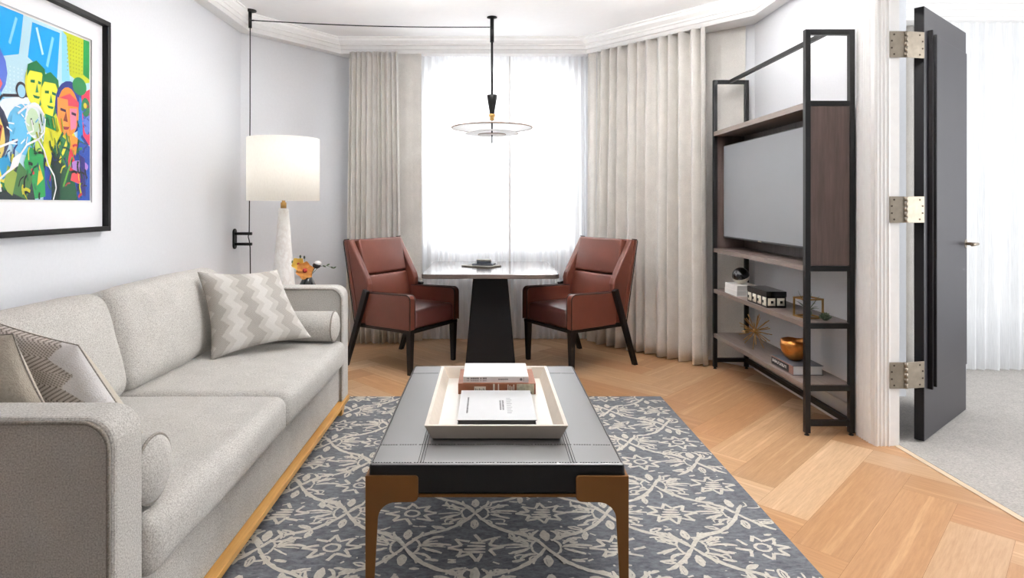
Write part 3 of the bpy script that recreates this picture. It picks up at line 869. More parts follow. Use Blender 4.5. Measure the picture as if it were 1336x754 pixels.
d = MB(); d.box((.040,yy-.0006,BZ+.001),(.045,yy,BZ+.043)); d.build('spine_band', M['bone'], g); d = MB()
for k in range(4): d.box((.080+k*.008,yy-.0006,BZ+.012+.006*(k%2)),(.084+k*.008,yy,BZ+.040-.004*(k%3)))
d.build('spine_motif', M['bone'], g)
d = MB()
for k in range(8): d.box((-.054+k*.0053,yy-.0010,BZ+.012),(-.0515+k*.0053,yy-.0006,BZ+.025-.003*(k%3)))
d.build('title', M['ink'], g); d = MB()
for k in range(6): d.box((.124+k*.010,yy-.0010,BZ+.004),(.130+k*.010,yy-.0006,BZ+.009))
d.build('lettering', M['ink'], g)
Bz2 = BZ+.0442
g = book('book', 'white book with pale grey spine topmost of the stack in the tray', (-.104,2.560,Bz2),(.168,2.775,Bz2+.025), 'near', M['white'], M['white'], M['spine_white'])
d = MB(); yy = 2.5594
rr = random.Random(3); x = -.088
while x < -.008:
    w_ = rr.uniform(.0022,.0042)
    if rr.random() > .15: d.box((x,yy-.0005,Bz2+.0135),(x+w_,yy,Bz2+.0205)); d.box((x,yy-.0005,Bz2+.0055),(x+w_*.8,yy,Bz2+.0095))
    x += w_+.0018
d.build('title', M['ink'], g); d = MB()
x = .042
while x < .082:
    w_ = rr.uniform(.002,.0035); d.box((x,yy-.0005,Bz2+.011),(x+w_,yy,Bz2+.0155)); x += w_+.0014
d.build('author', M['ink'], g); d = MB()
d.lathe([(.001,0),(.0055,0)], (.137,yy-.0004,Bz2+.013), 14, axis='Y'); d.build('emblem', M['ink'], g)
d = MB(); d.box((.147,yy-.0005,Bz2+.005),(.1485,yy,Bz2+.021)); d.build('spine_rule', M['ink'], g)
# grey-covered book in front
g = thing('book', 'flat grey covered book with black edges lying in the front of the tray', 'book', (.03,2.35,BZ))
G0, G1, H0, H1 = -.110, .172, 2.175, 2.520
b = MB(); b.box((G0,H0,BZ),(G1,H1,BZ+.0035)); b.box((G0,H0+.001,BZ+.0195),(G1,H1,BZ+.0215)); b.build('cover', M['book_black'], g)
b = MB(); b.box((G0,H0,BZ+.0216),(G1,H1,BZ+.0236), bev=.0006); b.build('front_cover', M['cover_grey'], g, 'pale grey front cover with vertical lettering')
b = MB(); b.box((G0+.004,H0+.004,BZ+.0035),(G1-.004,H1-.002,BZ+.0195)); b.build('pages', M['book_black'], g, 'black edged pages')
d = MB(); zz = BZ+.0237
def vtext(x, ya, yb, w_, mi, dens=.0065, seed=0):
    rr = random.Random(seed); y = ya
    while y < yb:
        l = rr.uniform(.55,.9)*dens
        d.box((x-w_/2,y,zz),(x+w_/2,y+l*.55,zz+.0004), mi); 
        if rr.random() < .6: d.box((x+w_*.25,y,zz),(x+w_/2,y+l,zz+.0004), mi)
        y += dens
vtext(-.078, 2.245, 2.425, .006, 0, .0085, 1)
d.build('author', M['ink'], g); d = MB()
vtext(.046, 2.280, 2.390, .006, 0, .0075, 2); vtext(.056, 2.280, 2.390, .006, 0, .0075, 3)
d.build('subtitle', M['ink'], g); d = MB()
for k in range(9): d.box((.070,2.245+k*.021,zz),(.086+.004*(k%2),2.249+k*.021,zz+.0004), 1)
d.build('title', [M['ink'], M['ink_grey']], g)

# ------------------------------------------------------------------ dining table
dt = thing('dining_table', 'square grey stone-topped dining table on a dark tapered pedestal by the window', 'table', (.016,4.9,0))
def rrect(cx, cy, hx, hy, r, k=8):
    P = []
    for (sx, sy, a0) in ((1,1,0),(-1,1,PI/2),(-1,-1,PI),(1,-1,3*PI/2)):
        for i in range(k+1):
            a = a0+PI/2*i/k; P.append((cx+sx*(hx-r)+r*math.cos(a), cy+sy*(hy-r)+r*math.sin(a)))
    return P
MB().prism(rrect(.016,4.9,.498,.505,.05), 'Z', .697, .73, bev=.004, seg=2).build('table_top', M['table_top'], dt)
p = MB(); vs = []
for h_, z in ((.192,0),(.132,.6965)):
    for q in rrect(.016,4.9,h_,h_,.012,3): vs.append((q[0],q[1],z))
n = len(vs)//2
p.add(vs, [[i,(i+1) % n,n+(i+1) % n,n+i] for i in range(n)]+[list(range(n))[::-1], list(range(n,2*n))])
p.build('pedestal', M['pedestal'], dt)
tag(MB().box((-.09,-.135,0),(.09,.135,.010), bev=.002, mtx=rot((-.055,4.965,.7305), math.radians(57))).build('folder', M['olive_grey'], origin=(-.055,4.965,.7305)), 'thin dark folder lying askew on the dining table under the small boxes', 'folder')
tag(MB().box((-.085,-.055,0),(.085,.055,.013), bev=.002, mtx=rot((-.035,4.985,.741), math.radians(-14))).build('notebook', M['slate_blue'], origin=(-.035,4.985,.741)), 'slate blue notebook between folder and small box on the dining table', 'notebook')
bxo = thing('small_box', 'small olive grey box topmost of the pile on the dining table', 'box', (-.035,4.985,.7545))
MB().box((-.093,4.94,.7545),(.023,5.03,.773), bev=.002).build('tray_base', M['slate_blue'], bxo)
MB().box((-.095,4.938,.7735),(.025,5.032,.785), bev=.002).build('lid', M['olive_grey'], bxo)

# ------------------------------------------------------------------ armchairs
def make_chair(loc, rz, label):
    t = thing('armchair', label, 'armchair', loc, rz, 'russet leather armchairs at the dining table')
    L = dict(local=True)
    for sy in (-1,1):
        MB().taper((.262,sy*.262,0),(.262,sy*.262,.318),(.030,.030),(.046,.046)).build('leg', M['ebony'], t, **L)
    for sy in (-1,1):
        b = MB(); w0, w1 = .032, .052; y0, y1 = sy*.3005, sy*.334
        b.prism([(-.345,0),(-.310,0),(-.092,.585),(-.138,.598)], 'Y', min(y0,y1), max(y0,y1), bev=.003)
        b.build('leg', M['ebony'], t, **L)
    bx((-.235,-.285,.300),(.288,.285,.3245), bev=.004).build('seat_frame', M['ebony'], t, **L)
    MB().cushion((.258,.236,.068), .028, puff=(.004,0,.014), seg=14, mtx=Matrix.Translation((.032,0,.393))).build('seat_cushion', M['chair_dark'], t, **L)
    def arm(sy):
        pr = [(-.150,.325)]+[(.290,.325)]
        r = .038
        for i in range(7): a = PI/2*i/6; pr.append((.290-r+r*math.cos(a), .578-r+r*math.sin(a)))
        pr.append((-.150,.568))
        y0, y1 = sy*.238, sy*.299
        b = MB().prism(pr, 'Y', min(y0,y1), max(y0,y1), bev=.010, seg=3)
        a = b.build('arm', M['chair'], t, **L)
        e = [V(x,0,z) for x, z in pr[1:]]
        for yy in (y0+sy*.004, y1-sy*.004):
            MB().tube([V(q.x-.0006,yy,q.z) for q in e], .0042, 6).build('piping', M['ebony'], a, **L)
    arm(1); arm(-1)
    b = MB().prism([(-.250,.325),(-.372,.945),(-.366,.958),(-.350,.958),(-.212,.325)], 'Y', -.299, .299, bev=.006, seg=2)
    b.build('backrest', M['chair'], t, **L)
    for sy in (-1,1):
        pr = [(-.2105,.335),(-.349,.957),(-.318,.962),(-.306,.955),(-.132,.672),(-.118,.630),(-.120,.590),(-.150,.335)]
        y0, y1 = sy*.246, sy*.2985
        b = MB().prism(pr, 'Y', min(y0,y1), max(y0,y1), bev=.013, seg=3); wg = b.build('wing', M['chair'], t, **L)
        MB().tube([V(-.2555,sy*.300,.335), V(-.374,sy*.300,.945), V(-.366,sy*.299,.959), V(-.318,sy*.297,.964)], .004, 6).build('piping', M['ebony'], wg, **L)
    th = math.atan2(.14,.62)
    for zc, hh in ((.570,.112),(.822,.138)):
        xc = -.212-(zc-.325)*.222+.052
        MB().cushion((.040,.243,hh), .016, puff=(.010,0,0), seg=10, mtx=rot((xc,0,zc), ry=-th)).build('back_cushion', M['chair'], t, **L)
    return t
ch = make_chair((-.64,4.78,0), math.radians(-33), 'russet leather winged armchair left of the dining table')
def copy_thing(o, label, loc, rz):
    r = o.copy(); COL.objects.link(r); r.location = loc; r.rotation_euler = (0,0,rz); r['label'] = label
    for c in list(o.children):
        d = c.copy(); COL.objects.link(d); d.parent = r
        for g_ in list(c.children):
            e = g_.copy(); COL.objects.link(e); e.parent = d
    return r
copy_thing(ch, 'russet leather winged armchair right of the dining table', (.68,4.80,0), math.radians(180+33))

# ------------------------------------------------------------------ shelving unit and television
XA, XB, YA, YB = 1.687, 1.951, 3.26, 4.615
pw = .028
su = thing('shelving_unit', 'tall black metal shelving unit with smoked oak shelves on the right wall', 'shelving unit', ((XA+XB)/2,(YA+YB)/2,0))
ZT = 2.163
for x in (XA, XB-pw):
    for y in (YA, YB-pw):
        p = bx((x,y,.014),(x+pw,y+pw,ZT), bev=.0015).build('post', M['black'], su)
        MB().lathe([(.001,0),(.012,0),(.013,.004),(.008,.007),(.006,.014),(.001,.0142)], (x+pw/2,y+pw/2,0), 16).build('foot', M['black'], p)
xi0, xi1, yi0, yi1 = XA+pw, XB-pw, YA+pw, YB-pw
for y in (YA, YB-pw):
    for z in ((.052,.268-.030,.600-.030,.905-.030,1.755,ZT-pw) if y == YA else (.052,ZT-pw)):
        bx((xi0,y,z),(xi1,y+pw,z+pw), bev=.001).build('rail', M['black'], su)
bx((xi1,yi0,.052),(XB,yi1,.080), bev=.001).build('rail', M['black'], su)
bx((1.800,YA+pw,ZT-.024),(1.824,YB-pw,ZT-.001), bev=.001).build('top_bar', M['black'], su)
for z in (.268,.600,.905):
    bx((XA+.001,yi0-.010,z-.029),(XB-.001,YB-.001,z), bev=.001).build('shelf', M['shelf'], su)
bx((XA+.001,yi0-.010,1.742),(XB-.001,YB-.001,1.775), bev=.001).build('shelf', M['shelf'], su)
bx((xi0,YA+.004,.9055),(xi1,YA+.022,1.7545)).build('side_panel', M['panel'], su, 'dark smoked oak end panel')
bx((xi0,YB-.022,.9055),(xi1,YB-.004,1.7415)).build('side_panel', M['panel'], su)
bx((XB-.036,yi0+.002,.9055),(XB-.030,yi1-.002,1.7415)).build('back_panel', M['panel'], su)
tv = thing('television', 'grey flat screen television mounted in the shelving unit', 'television', (1.80,3.96,.985))
bx((1.752,3.345,.985),(1.790,4.560,1.668), bev=.004).build('casing', M['tv_body'], tv)
bx((1.7490,3.353,.998),(1.7518,4.552,1.660)).build('screen', M['screen'], tv, 'grey reflective screen')
bx((1.790,3.75,1.15),(1.9145,4.15,1.50), bev=.004).build('wall_mount', M['tv_body'], tv)
d = MB(); d.box((1.7475,3.93,.9885),(1.7518,3.975,.9955)); d.build('logo_plate', M['steel'], tv)

# objects on the shelves
Z3, Z4 = .6005, .2685
g = book('book', 'white book lowest under the black and cream sphere on the shelf', (1.705,4.205,Z3),(1.855,4.42,Z3+.036), 'left', M['white'], M['white'])
g = book('book', 'white book on top of another white book, carrying the sphere', (1.707,4.208,Z3+.0365),(1.857,4.418,Z3+.072), 'left', M['white'], M['white'])
sp = thing('decorative_sphere', 'half black half cream sphere resting on two white books', 'ornament', (1.775,4.31,Z3+.0725))
def half(sg):
    b = MB(); c = Vector((1.775,4.31,Z3+.0725+.058)); mt = Matrix.Rotation(.35,3,'X') @ Matrix.Rotation(-.35,3,'Y')
    pr = [(.058*math.cos(a), .058*math.sin(a)) for a in [ (PI/2*i/10 if sg > 0 else -PI/2*i/10) for i in range(11)]]
    b.lathe([(max(r,.0003), z) for r, z in pr], (0,0,0), 32)
    b.v = [mt @ v + c for v in b.v]
    return b
half(1).build('upper_half', M['gloss_black'], sp, 'polished black upper half'); half(-1).build('lower_half', M['cream'], sp, 'cream lower half')
bo = thing('decorative_box', 'black box with bone inlaid pyramid squares on the middle shelf', 'box', (1.755,3.875,Z3))
bx((1.697,3.735,Z3),(1.815,4.015,Z3+.066), bev=.001).build('box_body', M['gloss_black'], bo)
bx((1.695,3.733,Z3+.0665),(1.817,4.017,Z3+.100), bev=.002).build('lid', M['gloss_black'], bo)
def pyramid(c, n, u, w, s_, h_):
    c, n, u, w = Vector(c), Vector(n), Vector(u), Vector(w); b = MB()
    q = [c+u*a*s_+w*e*s_ for a, e in ((-1,-1),(1,-1),(1,1),(-1,1))]; i_ = [c+n*h_+u*a*s_*.35+w*e*s_*.35 for a, e in ((-1,-1),(1,-1),(1,1),(-1,1))]
    j = [c+n*h_*.3]
    b.add(q+i_, [[k,(k+1) % 4,4+(k+1) % 4,4+k] for k in range(4)], 0)
    b.add(i_+j, [[k,(k+1) % 4,4] for k in range(4)], 1)
    return b
for k in range(4): pyramid((1.6968,3.77+k*.07,Z3+.036), (-1,0,0), (0,1,0), (0,0,1), .026, .008).build('inlay', [M['bone'], M['gloss_black']], bo)
for k in range(2): pyramid((1.726+k*.056,3.7348,Z3+.036), (0,-1,0), (1,0,0), (0,0,1), .023, .008).build('inlay', [M['bone'], M['gloss_black']], bo)
cu = thing('wire_cube', 'brass wire cube ornament at the near end of the middle shelf', 'ornament', (1.79,3.43,Z3))
b = MB(); e = .004; cm = rot((1.79,3.43,Z3+.0555), math.radians(12))
for a in (-1,1):
    for c in (-1,1):
        b.box((-.055,a*.0505-e,c*.0505-e),(.055,a*.0505+e,c*.0505+e), mtx=cm); b.box((a*.0505-e,-.0465,c*.0505-e),(a*.0505+e,.0465,c*.0505+e), mtx=cm); b.box((a*.0505-e,c*.0505-e,-.0465),(a*.0505+e,c*.0505+e,.0465), mtx=cm)
b.build('frame', M['brass'], cu)
b = MB(); rr = random.Random(8)
for k in range(15):
    a = rr.uniform(0,2*PI); l = rr.uniform(.07,.125); up = rr.uniform(.25,1.0)
    pts = []
    for i in range(6):
        s_ = i/5; pts.append(V(1.79+math.cos(a)*l*s_*.55, 3.43+math.sin(a)*l*s_*.55, Z3+.035+l*up*s_*1.2-.05*s_*s_*(1-up)))
    b.tube(pts, .0032, 5, r_end=.0006)
b.sphere((1.79,3.43,Z3+.024), .019, n=12)
tag(b.build('air_plant', M['leaf'], origin=(1.79,3.43,Z3)), 'spiky grey green air plant inside the brass wire cube', 'plant')
b = MB()
for k in range(70):
    a = rr.uniform(0,2*PI); el = rr.uniform(-.05,1.45)
    d_ = V(math.cos(a)*math.cos(el), math.sin(a)*math.cos(el), math.sin(el)*.9)
    c = V(1.832,3.332,Z3+.014)
    l_ = rr.uniform(.026,.036); p1 = c+d_*l_
    p1.z = max(p1.z, Z3+.004)
    b.tube([c+d_*.012, c.lerp(p1, .75), p1], [.0045,.0042,.0008], 6)
b.sphere((1.832,3.332,Z3+.014), .020, n=12, scl=(1,1,.7))
tag(b.build('succulent', M['leaf_dark'], origin=(1.832,3.332,Z3)), 'small dark green succulent beside the brass wire cube', 'plant')
sb = thing('starburst_ornament', 'brass starburst ornament with radiating rods on the lowest shelf', 'ornament', (1.785,4.10,Z4))
sc_ = V(1.785,4.10,Z4+.118)
MB().sphere(sc_, .018, n=16).build('core', M['brass'], sb)
for k in range(34):
    zz_ = 1-2*(k+.5)/34; a = k*2.39996; rr_ = math.sqrt(1-zz_*zz_); d_ = V(rr_*math.cos(a), rr_*math.sin(a), zz_)
    l = .115+.008*math.sin(k*3.1); 
    if abs(d_.x)*l > .09: l = .09/abs(d_.x)
    MB().tube([sc_+d_*.015, sc_+d_*l], .0023, 6, r_end=.0030).build('rod', M['brass'], sb)
g = book('book', 'thick dusty rose and slate book under the copper bowl on the lowest shelf', (1.715,3.452,Z4),(1.888,3.712,Z4+.054), 'left', M['slate_cover'], M['white'], M['dusty_rose'])
MB().box((1.7135,3.50,Z4+.006),(1.7149,3.71,Z4+.046)).build('spine_label', M['book_black'], g, 'black spine label')
d = MB(); rr = random.Random(4); y = 3.525
while y < 3.69:
    w_ = rr.uniform(.007,.013); d.box((1.7125,y,Z4+.020),(1.7134,y+w_*.35,Z4+.036)); d.box((1.7125,y,Z4+.020+.012*(rr.random()<.5)),(1.7134,y+w_,Z4+.025+.011*(rr.random()<.5))); y += w_+.004
d.build('lettering', M['white'], g)
BWZ = Z4+.0545
b = MB(); pr = [(.001,0),(.028,0),(.034,.004),(.056,.022),(.074,.052),(.080,.085),(.076,.118),(.072,.118),(.075,.085),(.069,.054),(.050,.026),(.001,.012)]
b.lathe(pr, (1.792,3.582,BWZ), 40)
for i, v in enumerate(b.v):
    if v.z > BWZ+.1: a = math.atan2(v.y-3.582, v.x-1.792); v.z += .0018*math.sin(5*a)+.0014*math.sin(3*a+1)
tag(b.build('bowl', M['copper'], origin=(1.792,3.582,BWZ)), 'hammered copper bowl standing on the thick book on the lowest shelf', 'bowl')

# ------------------------------------------------------------------ lamp, side table, vase
lx, ly = -1.452, 4.35
fl = thing('floor_lamp', 'white drum-shaded lamp with tall tapered marble base in the left corner', 'lamp', (lx,ly,0))
MB().lathe([(.001,0),(.130,0),(.132,.01),(.130,.02),(.034,1.195),(.030,1.203),(.001,1.204)], (lx,ly,0), 48).build('base', M['marble'], fl)
MB().lathe([(.001,1.2045),(.020,1.2045),(.020,1.245),(.012,1.247),(.012,1.33),(.001,1.331)], (lx,ly,0), 24).build('neck', M['brass'], fl)
s_ = MB(); s_.lathe([(.247,1.258),(.2475,1.258),(.2475,1.698),(.247,1.698)], (lx,ly,0), 64)
s_.build('lamp_shade', M['shade'], fl)
b = MB()
for k in range(3):
    a = 2*PI*k/3+.4; b.tube([V(lx,ly,1.328), V(lx+.246*math.cos(a), ly+.246*math.sin(a), 1.328)], .002, 6)
b.build('shade_spider', M['brass'], fl)
MB().sphere((lx,ly,1.42), .032, n=16, scl=(1,1,1.3)).build('bulb', M['opal'], fl)
MB().tube([V(lx,ly,1.33), V(lx,ly,1.385)], .014, 12).build('socket', M['brass'], fl)
vx, vy, vz = -1.150, 3.90, .660
sd = thing('side_table', 'small round dark side table behind the far sofa arm', 'side table', (vx,vy,0))
MB().lathe([(.001,vz-.022),(.185,vz-.022),(.19,vz-.018),(.19,vz-.004),(.187,vz-.0005),(.001,vz-.0005)], (vx,vy,0), 48).build('table_top', M['ebony'], sd)
MB().lathe([(.001,0),(.13,0),(.13,.012),(.02,.02),(.016,.04),(.016,vz-.0225),(.001,vz-.022)], (vx,vy,0), 32).build('stem', M['black'], sd)
va = thing('bud_vase', 'low black conical vase holding orange blooms behind the sofa arm', 'vase', (vx,vy,vz))
MB().lathe([(.001,0),(.074,0),(.077,.006),(.030,.105),(.022,.125),(.018,.125),(.024,.10),(.001,.03)], (vx,vy,vz), 40).build('body', M['gloss_black'], va)
def petal(c, d, up, L, w, m, parent, nm='petal'):
    c, d = Vector(c), Vector(d).normalized(); up = Vector(up); s_ = d.cross(up).normalized(); n_ = s_.cross(d)
    b = MB(); vs = []
    for i in range(8):
        t = i/7
        for j in range(-2,3):
            ww = w*math.sin(PI*min(1,t*.92+.06))**.7*j/2
            vs.append(c+d*L*t+s_*ww+n_*(-.25*L*t*t+.18*abs(j)/2*w))
    b.add(vs, [[i*5+j,i*5+j+1,(i+1)*5+j+1,(i+1)*5+j] for i in range(7) for j in range(4)], 0, True)
    b.build(nm, m, parent)
fw = thing('flower', 'orange orchid bloom with crimson heart in the black vase', 'flower', (vx,vy,vz+.05))
fc = V(vx-.005,vy-.03,vz+.155)
for k in range(6):
    a = 2*PI*k/6+.3; petal(fc, (math.cos(a),-.35,math.sin(a)), (0,-1,0), .058, .030, M['petal'] if k % 2 else M['petal'], fw)
MB().sphere(fc+V(0,-.008,0), .015, n=12).build('heart', M['petal_heart'], fw)
MB().tube([V(vx,vy,vz+.05), V(vx-.002,vy-.01,vz+.11), fc+V(0,.005,0)], .003, 6).build('stem', M['leaf'], fw)
fw = thing('flower', 'yellow orchid bloom leaning left above the black vase', 'flower', (vx-.01,vy,vz+.05))
fc = V(vx-.052,vy-.01,vz+.195)
for k in range(5):
    a = 2*PI*k/5+.9; petal(fc, (math.cos(a),-.5,math.sin(a)), (0,-1,0), .045, .022, M['petal_yellow'], fw)
MB().sphere(fc+V(0,-.006,0), .009, n=10).build('heart', M['petal_heart'], fw)
MB().tube([V(vx-.004,vy+.003,vz+.05), V(vx-.02,vy,vz+.12), fc+V(0,.004,0)], .003, 6).build('stem', M['leaf'], fw)
b = thing('foliage', 'slender green twig arching right from the black vase', 'twig', (vx,vy,vz+.05))
MB().tube([V(vx+.004,vy+.006,vz+.05), V(vx+.03,vy,vz+.13), V(vx+.075,vy,vz+.178), V(vx+.125,vy-.01,vz+.182), V(vx+.165,vy-.01,vz+.168)], .0022, 6, r_end=.001).build('stem', M['leaf'], b)
for k, (x, z) in enumerate(((.10,.184),(.125,.184),(.15,.176),(.165,.166))): petal((vx+x,vy-.01,vz+z), (1,-.1,.5 if k % 2 else -.5), (0,-1,0), .022, .005, M['leaf'], b, 'leaf')
b = thing('bud', 'dark bud with a white tip rising right of the orange bloom', 'bud', (vx+.01,vy,vz+.05))
MB().sphere((vx+.062,vy-.012,vz+.185), .024, n=14, scl=(1.1,1,.85)).build('calyx', M['bud'], b)
MB().sphere((vx+.070,vy-.014,vz+.198), .022, n=14, scl=(1.1,.9,.7)).build('tip', M['white'], b, 'white tip')
MB().tube([V(vx+.004,vy-.004,vz+.05), V(vx+.02,vy-.006,vz+.12), V(vx+.055,vy-.011,vz+.178)], .0028, 6).build('stem', M['leaf'], b)
b = thing('foliage', 'upright green sprigs with tiny pods above the yellow bloom', 'twig', (vx,vy+.008,vz+.05))
for (x, z) in ((-.020,.235),(-.045,.240),(-.095,.205),(-.060,.150)):
    MB().tube([V(vx-.002,vy+.008,vz+.05), V(vx+x*.4,vy+.01,vz+.12), V(vx+x,vy,vz+z)], .0020, 6, r_end=.0012).build('stem', M['leaf'], b)
    MB().sphere((vx+x,vy,vz+z), .008, n=8, scl=(.8,.8,1.4)).build('pod', M['leaf_dark'] if x > -.09 else M['leaf'], b)

# ------------------------------------------------------------------ pendant and its cable
px_, py_ = .030, 4.87
pl = thing('pendant_lamp', 'black rod pendant lamp with two white glass discs above the dining table', 'lamp', (px_,py_,1.72))
MB().lathe([(.001,2.7195),(.040,2.7195),(.040,2.714),(.014,2.708),(.010,2.70),(.001,2.70)], (px_,py_,0), 32).build('canopy', M['black'], pl)
MB().tube([V(px_,py_,2.71), V(px_,py_,2.52)], .0155, 16).build('sleeve', M['black'], pl)
MB().tube([V(px_,py_,2.52), V(px_,py_,2.09)], .0095, 14).build('rod', M['black'], pl)
MB().lathe([(.001,2.100),(.041,2.100),(.0415,2.094),(.018,1.950),(.001,1.950)], (px_,py_,0), 32).build('cone', M['black'], pl)
MB().lathe([(.001,1.950),(.024,1.949),(.025,1.945),(.025,1.928),(.018,1.924),(.018,1.898),(.001,1.898)], (px_,py_,0), 32).build('collar', M['brass'], pl, 'brass collar')
prof_u = [(.018,1.885),(.10,1.876),(.22,1.862),(.318,1.842)]
u = MB(); u.lathe(prof_u+[(.318,1.8385)]+[(r_, z-.0035) for r_, z in prof_u[::-1]], (px_,py_,0), 72); ud = u.build('upper_shade', M['opal'], pl)
MB().tube([V(px_+.319*math.cos(a), py_+.319*math.sin(a), 1.8405) for a in [2*PI*i/72 for i in range(72)]], .0050, 6, closed=True).build('rim', M['rim'], ud, 'tan rim')
prof_l = [(.06,1.822),(.14,1.812),(.215,1.795)]
u = MB(); u.lathe(prof_l+[(.215,1.792)]+[(r_, z-.003) for r_, z in prof_l[::-1]], (px_,py_,0), 64); u.build('lower_shade', M['opal'], pl)
MB().lathe([(.001,1.792),(.108,1.789),(.110,1.786),(.108,1.784),(.001,1.784)], (px_,py_,0), 48).build('lens', M['opal'], pl)
MB().tube([V(px_+.108*math.cos(a), py_+.108*math.sin(a), 1.7865) for a in [2*PI*i/48 for i in range(48)]], .0032, 6, closed=True).build('lens_rim', M['rim'], pl)
MB().tube([V(px_,py_,1.90), V(px_,py_,1.718)], .0058, 12).build('stem', M['black'], pl)
mx, my = -1.825, 4.70
MB_ = thing('cable_hook', 'small black ceiling hook in the left corner carrying the lamp cable', 'hook', (mx,my,2.60))
MB().lathe([(.001,2.7195),(.047,2.7195),(.047,2.712),(.015,2.706),(.001,2.706)], (mx,my,0), 32).build('plate', M['black'], MB_)
MB().tube([V(mx,my,2.707), V(mx,my,2.585)], .0125, 16).build('post', M['black'], MB_)
MB().tube([V(mx,my,2.642), V(mx+.030,my,2.642)], .006, 10).build('eye', M['black'], MB_)
cb = MB(); pts = []
for i in range(25):
    t = i/24; pts.append(V(mx+.03+(px_-.0165-mx-.03)*t, my+(py_-my)*t, 2.642+(2.640-2.642)*t-.018*math.sin(PI*t)))
cb.tube(pts, .0042, 8)
bz = 1.0
bzx, bzy = -1.835, 4.70
cb.tube([V(mx,my,2.59), V(mx,my-.002,1.9), V(bzx+.003,my,1.02)], .0042, 8)
cb.tube([V(bzx+.003,my,1.02), V(bzx-.001,my-.010,.985), V(bzx+.007,my-.010,.955), V(bzx+.010,my,.90), V(bzx+.012,my+.005,.45), V(bzx+.012,my+.01,.02)], .0042, 8)
tag(cb.build('lamp_cable', M['cord'], origin=(mx,my,1.5)), 'thin black cable running along the ceiling and down the left corner', 'cable')
br = thing('cable_bracket', 'black two-armed cable bracket on the left wall beside the lamp shade', 'bracket', (-1.949,4.70,.97))
b = MB(); P = []
for i in range(24):
    a = 2*PI*i/24; yy = .030*math.cos(a); zz_ = .030*math.sin(a)+(.048 if math.sin(a) >= 0 else -.048); P.append((4.70+yy, .968+zz_))
b.prism(P, 'X', -1.949, -1.937, bev=.002, seg=1); b.build('plate', M['black'], br)
for z in (1.008,.928):
    MB().tube([V(-1.938,4.70,z), V(-1.812,4.70,z)], .0115, 14).build('bracket_arm', M['black'], br)

# ------------------------------------------------------------------ framed print
WXP = -1.9490
FY0, FY1, FZ0, FZ1 = 1.62, 3.095, 1.098, 2.148
dep, fw_ = .046, .024
pic = thing('framed_print', 'large colourful screenprint in a black frame above the sofa', 'picture', (WXP,(FY0+FY1)/2,FZ0))
fr = MB()
fr.box((WXP,FY0,FZ0),(WXP+dep,FY1,FZ0+fw_), bev=.002); fr.box((WXP,FY0,FZ1-fw_),(WXP+dep,FY1,FZ1), bev=.002)
fr.box((WXP,FY0,FZ0+fw_),(WXP+dep,FY0+fw_,FZ1-fw_), bev=.002); fr.box((WXP,FY1-fw_,FZ0+fw_),(WXP+dep,FY1,FZ1-fw_), bev=.002)
fr.build('frame', M['frame'], pic)
AX = WXP+.012
ap = (637*1+0)
def art_pt(px, py, dx=0):
    Y = (AX)*800/(px-637); return V(AX+dx, Y, CZ-(py-267)*Y/800)
AY1 = art_pt(117.5,100).y; AZ1 = art_pt(117.5,54.5).z; AZ0 = art_pt(117.5,261.5).z
AY0 = FY0+.14
bx((WXP+.002,FY0+fw_,FZ0+fw_),(WXP+.006,FY1-fw_,FZ1-fw_)).build('backing', M['mat_board'], pic)
mt = MB(); a0, a1, c0, c1 = FY0+fw_, FY1-fw_, FZ0+fw_, FZ1-fw_; mg = .010
for lo, hi in (((a0,c0),(a1,AZ0-mg)),((a0,AZ1+mg),(a1,c1)),((a0,AZ0-mg),(AY0-mg,AZ1+mg)),((AY1+mg,AZ0-mg),(a1,AZ1+mg))):
    mt.box((WXP+.0125,lo[0],lo[1]),(WXP+.0155,hi[0],hi[1]))
mt.build('mat_board', M['mat_board'], pic)
bx((WXP+.0065,AY0-mg,AZ0-mg),(WXP+.0085,AY1+mg,AZ1+mg)).build('paper', M['white'], pic)
art = MB(); art.c = []
layer = [0]
def yz(s_, t_): return AY0+(AY1-AY0)*s_, AZ0+(AZ1-AZ0)*t_
SV = .62      # share of the print (from its right edge) that the frame's visible part covers
def uvpix(px, py):
    q = art_pt(px, py); return q.y, q.z
def shape(pts, col):
    """polygon on the print; pts are (across 0..1 from right edge leftwards in visible width, down 0..1)"""
    layer[0] += 1
    x = WXP+.0087+layer[0]*.000012
    o = len(art.v); c = lin(col)
    for a, b in pts:
        y = AY1-(AY1-2.36)*a; z = AZ1+(AZ0-AZ1)*b
        y = max(AY0, min(AY1, y)); z = max(AZ0, min(AZ1, z))
        art.v.append(V(x,y,z)); art.c.append(c)
    art.f.append(list(range(o, o+len(pts)))); art.m.append(0); art.sm.append(False)
def ell(cx, cy, rx, ry, col, n=20, rot_=0, a0=0, a1=2*PI):
    P = []
    for i in range(n):
        a = a0+(a1-a0)*i/(n-1 if a1-a0 < 6 else n); u, w_ = rx*math.cos(a), ry*math.sin(a)
        P.append((cx+u*math.cos(rot_)-w_*math.sin(rot_), cy+u*math.sin(rot_)+w_*math.cos(rot_)))
    shape(P, col)
def line(pts, w_, col):
    for (ax, ay), (bx_, by) in zip(pts, pts[1:]):
        dx, dy = bx_-ax, by-ay; L = math.hypot(dx, dy) or 1; nx, ny = -dy/L*w_, dx/L*w_
        shape([(ax+nx,ay+ny),(bx_+nx,by+ny),(bx_-nx,by-ny),(ax-nx,ay-ny)], col)
CY, SK, YE, DG, OR, BL, RD = (0,158,226), (142,214,240), (222,214,30), (10,110,58), (238,130,38), (28,60,150), (222,52,72)
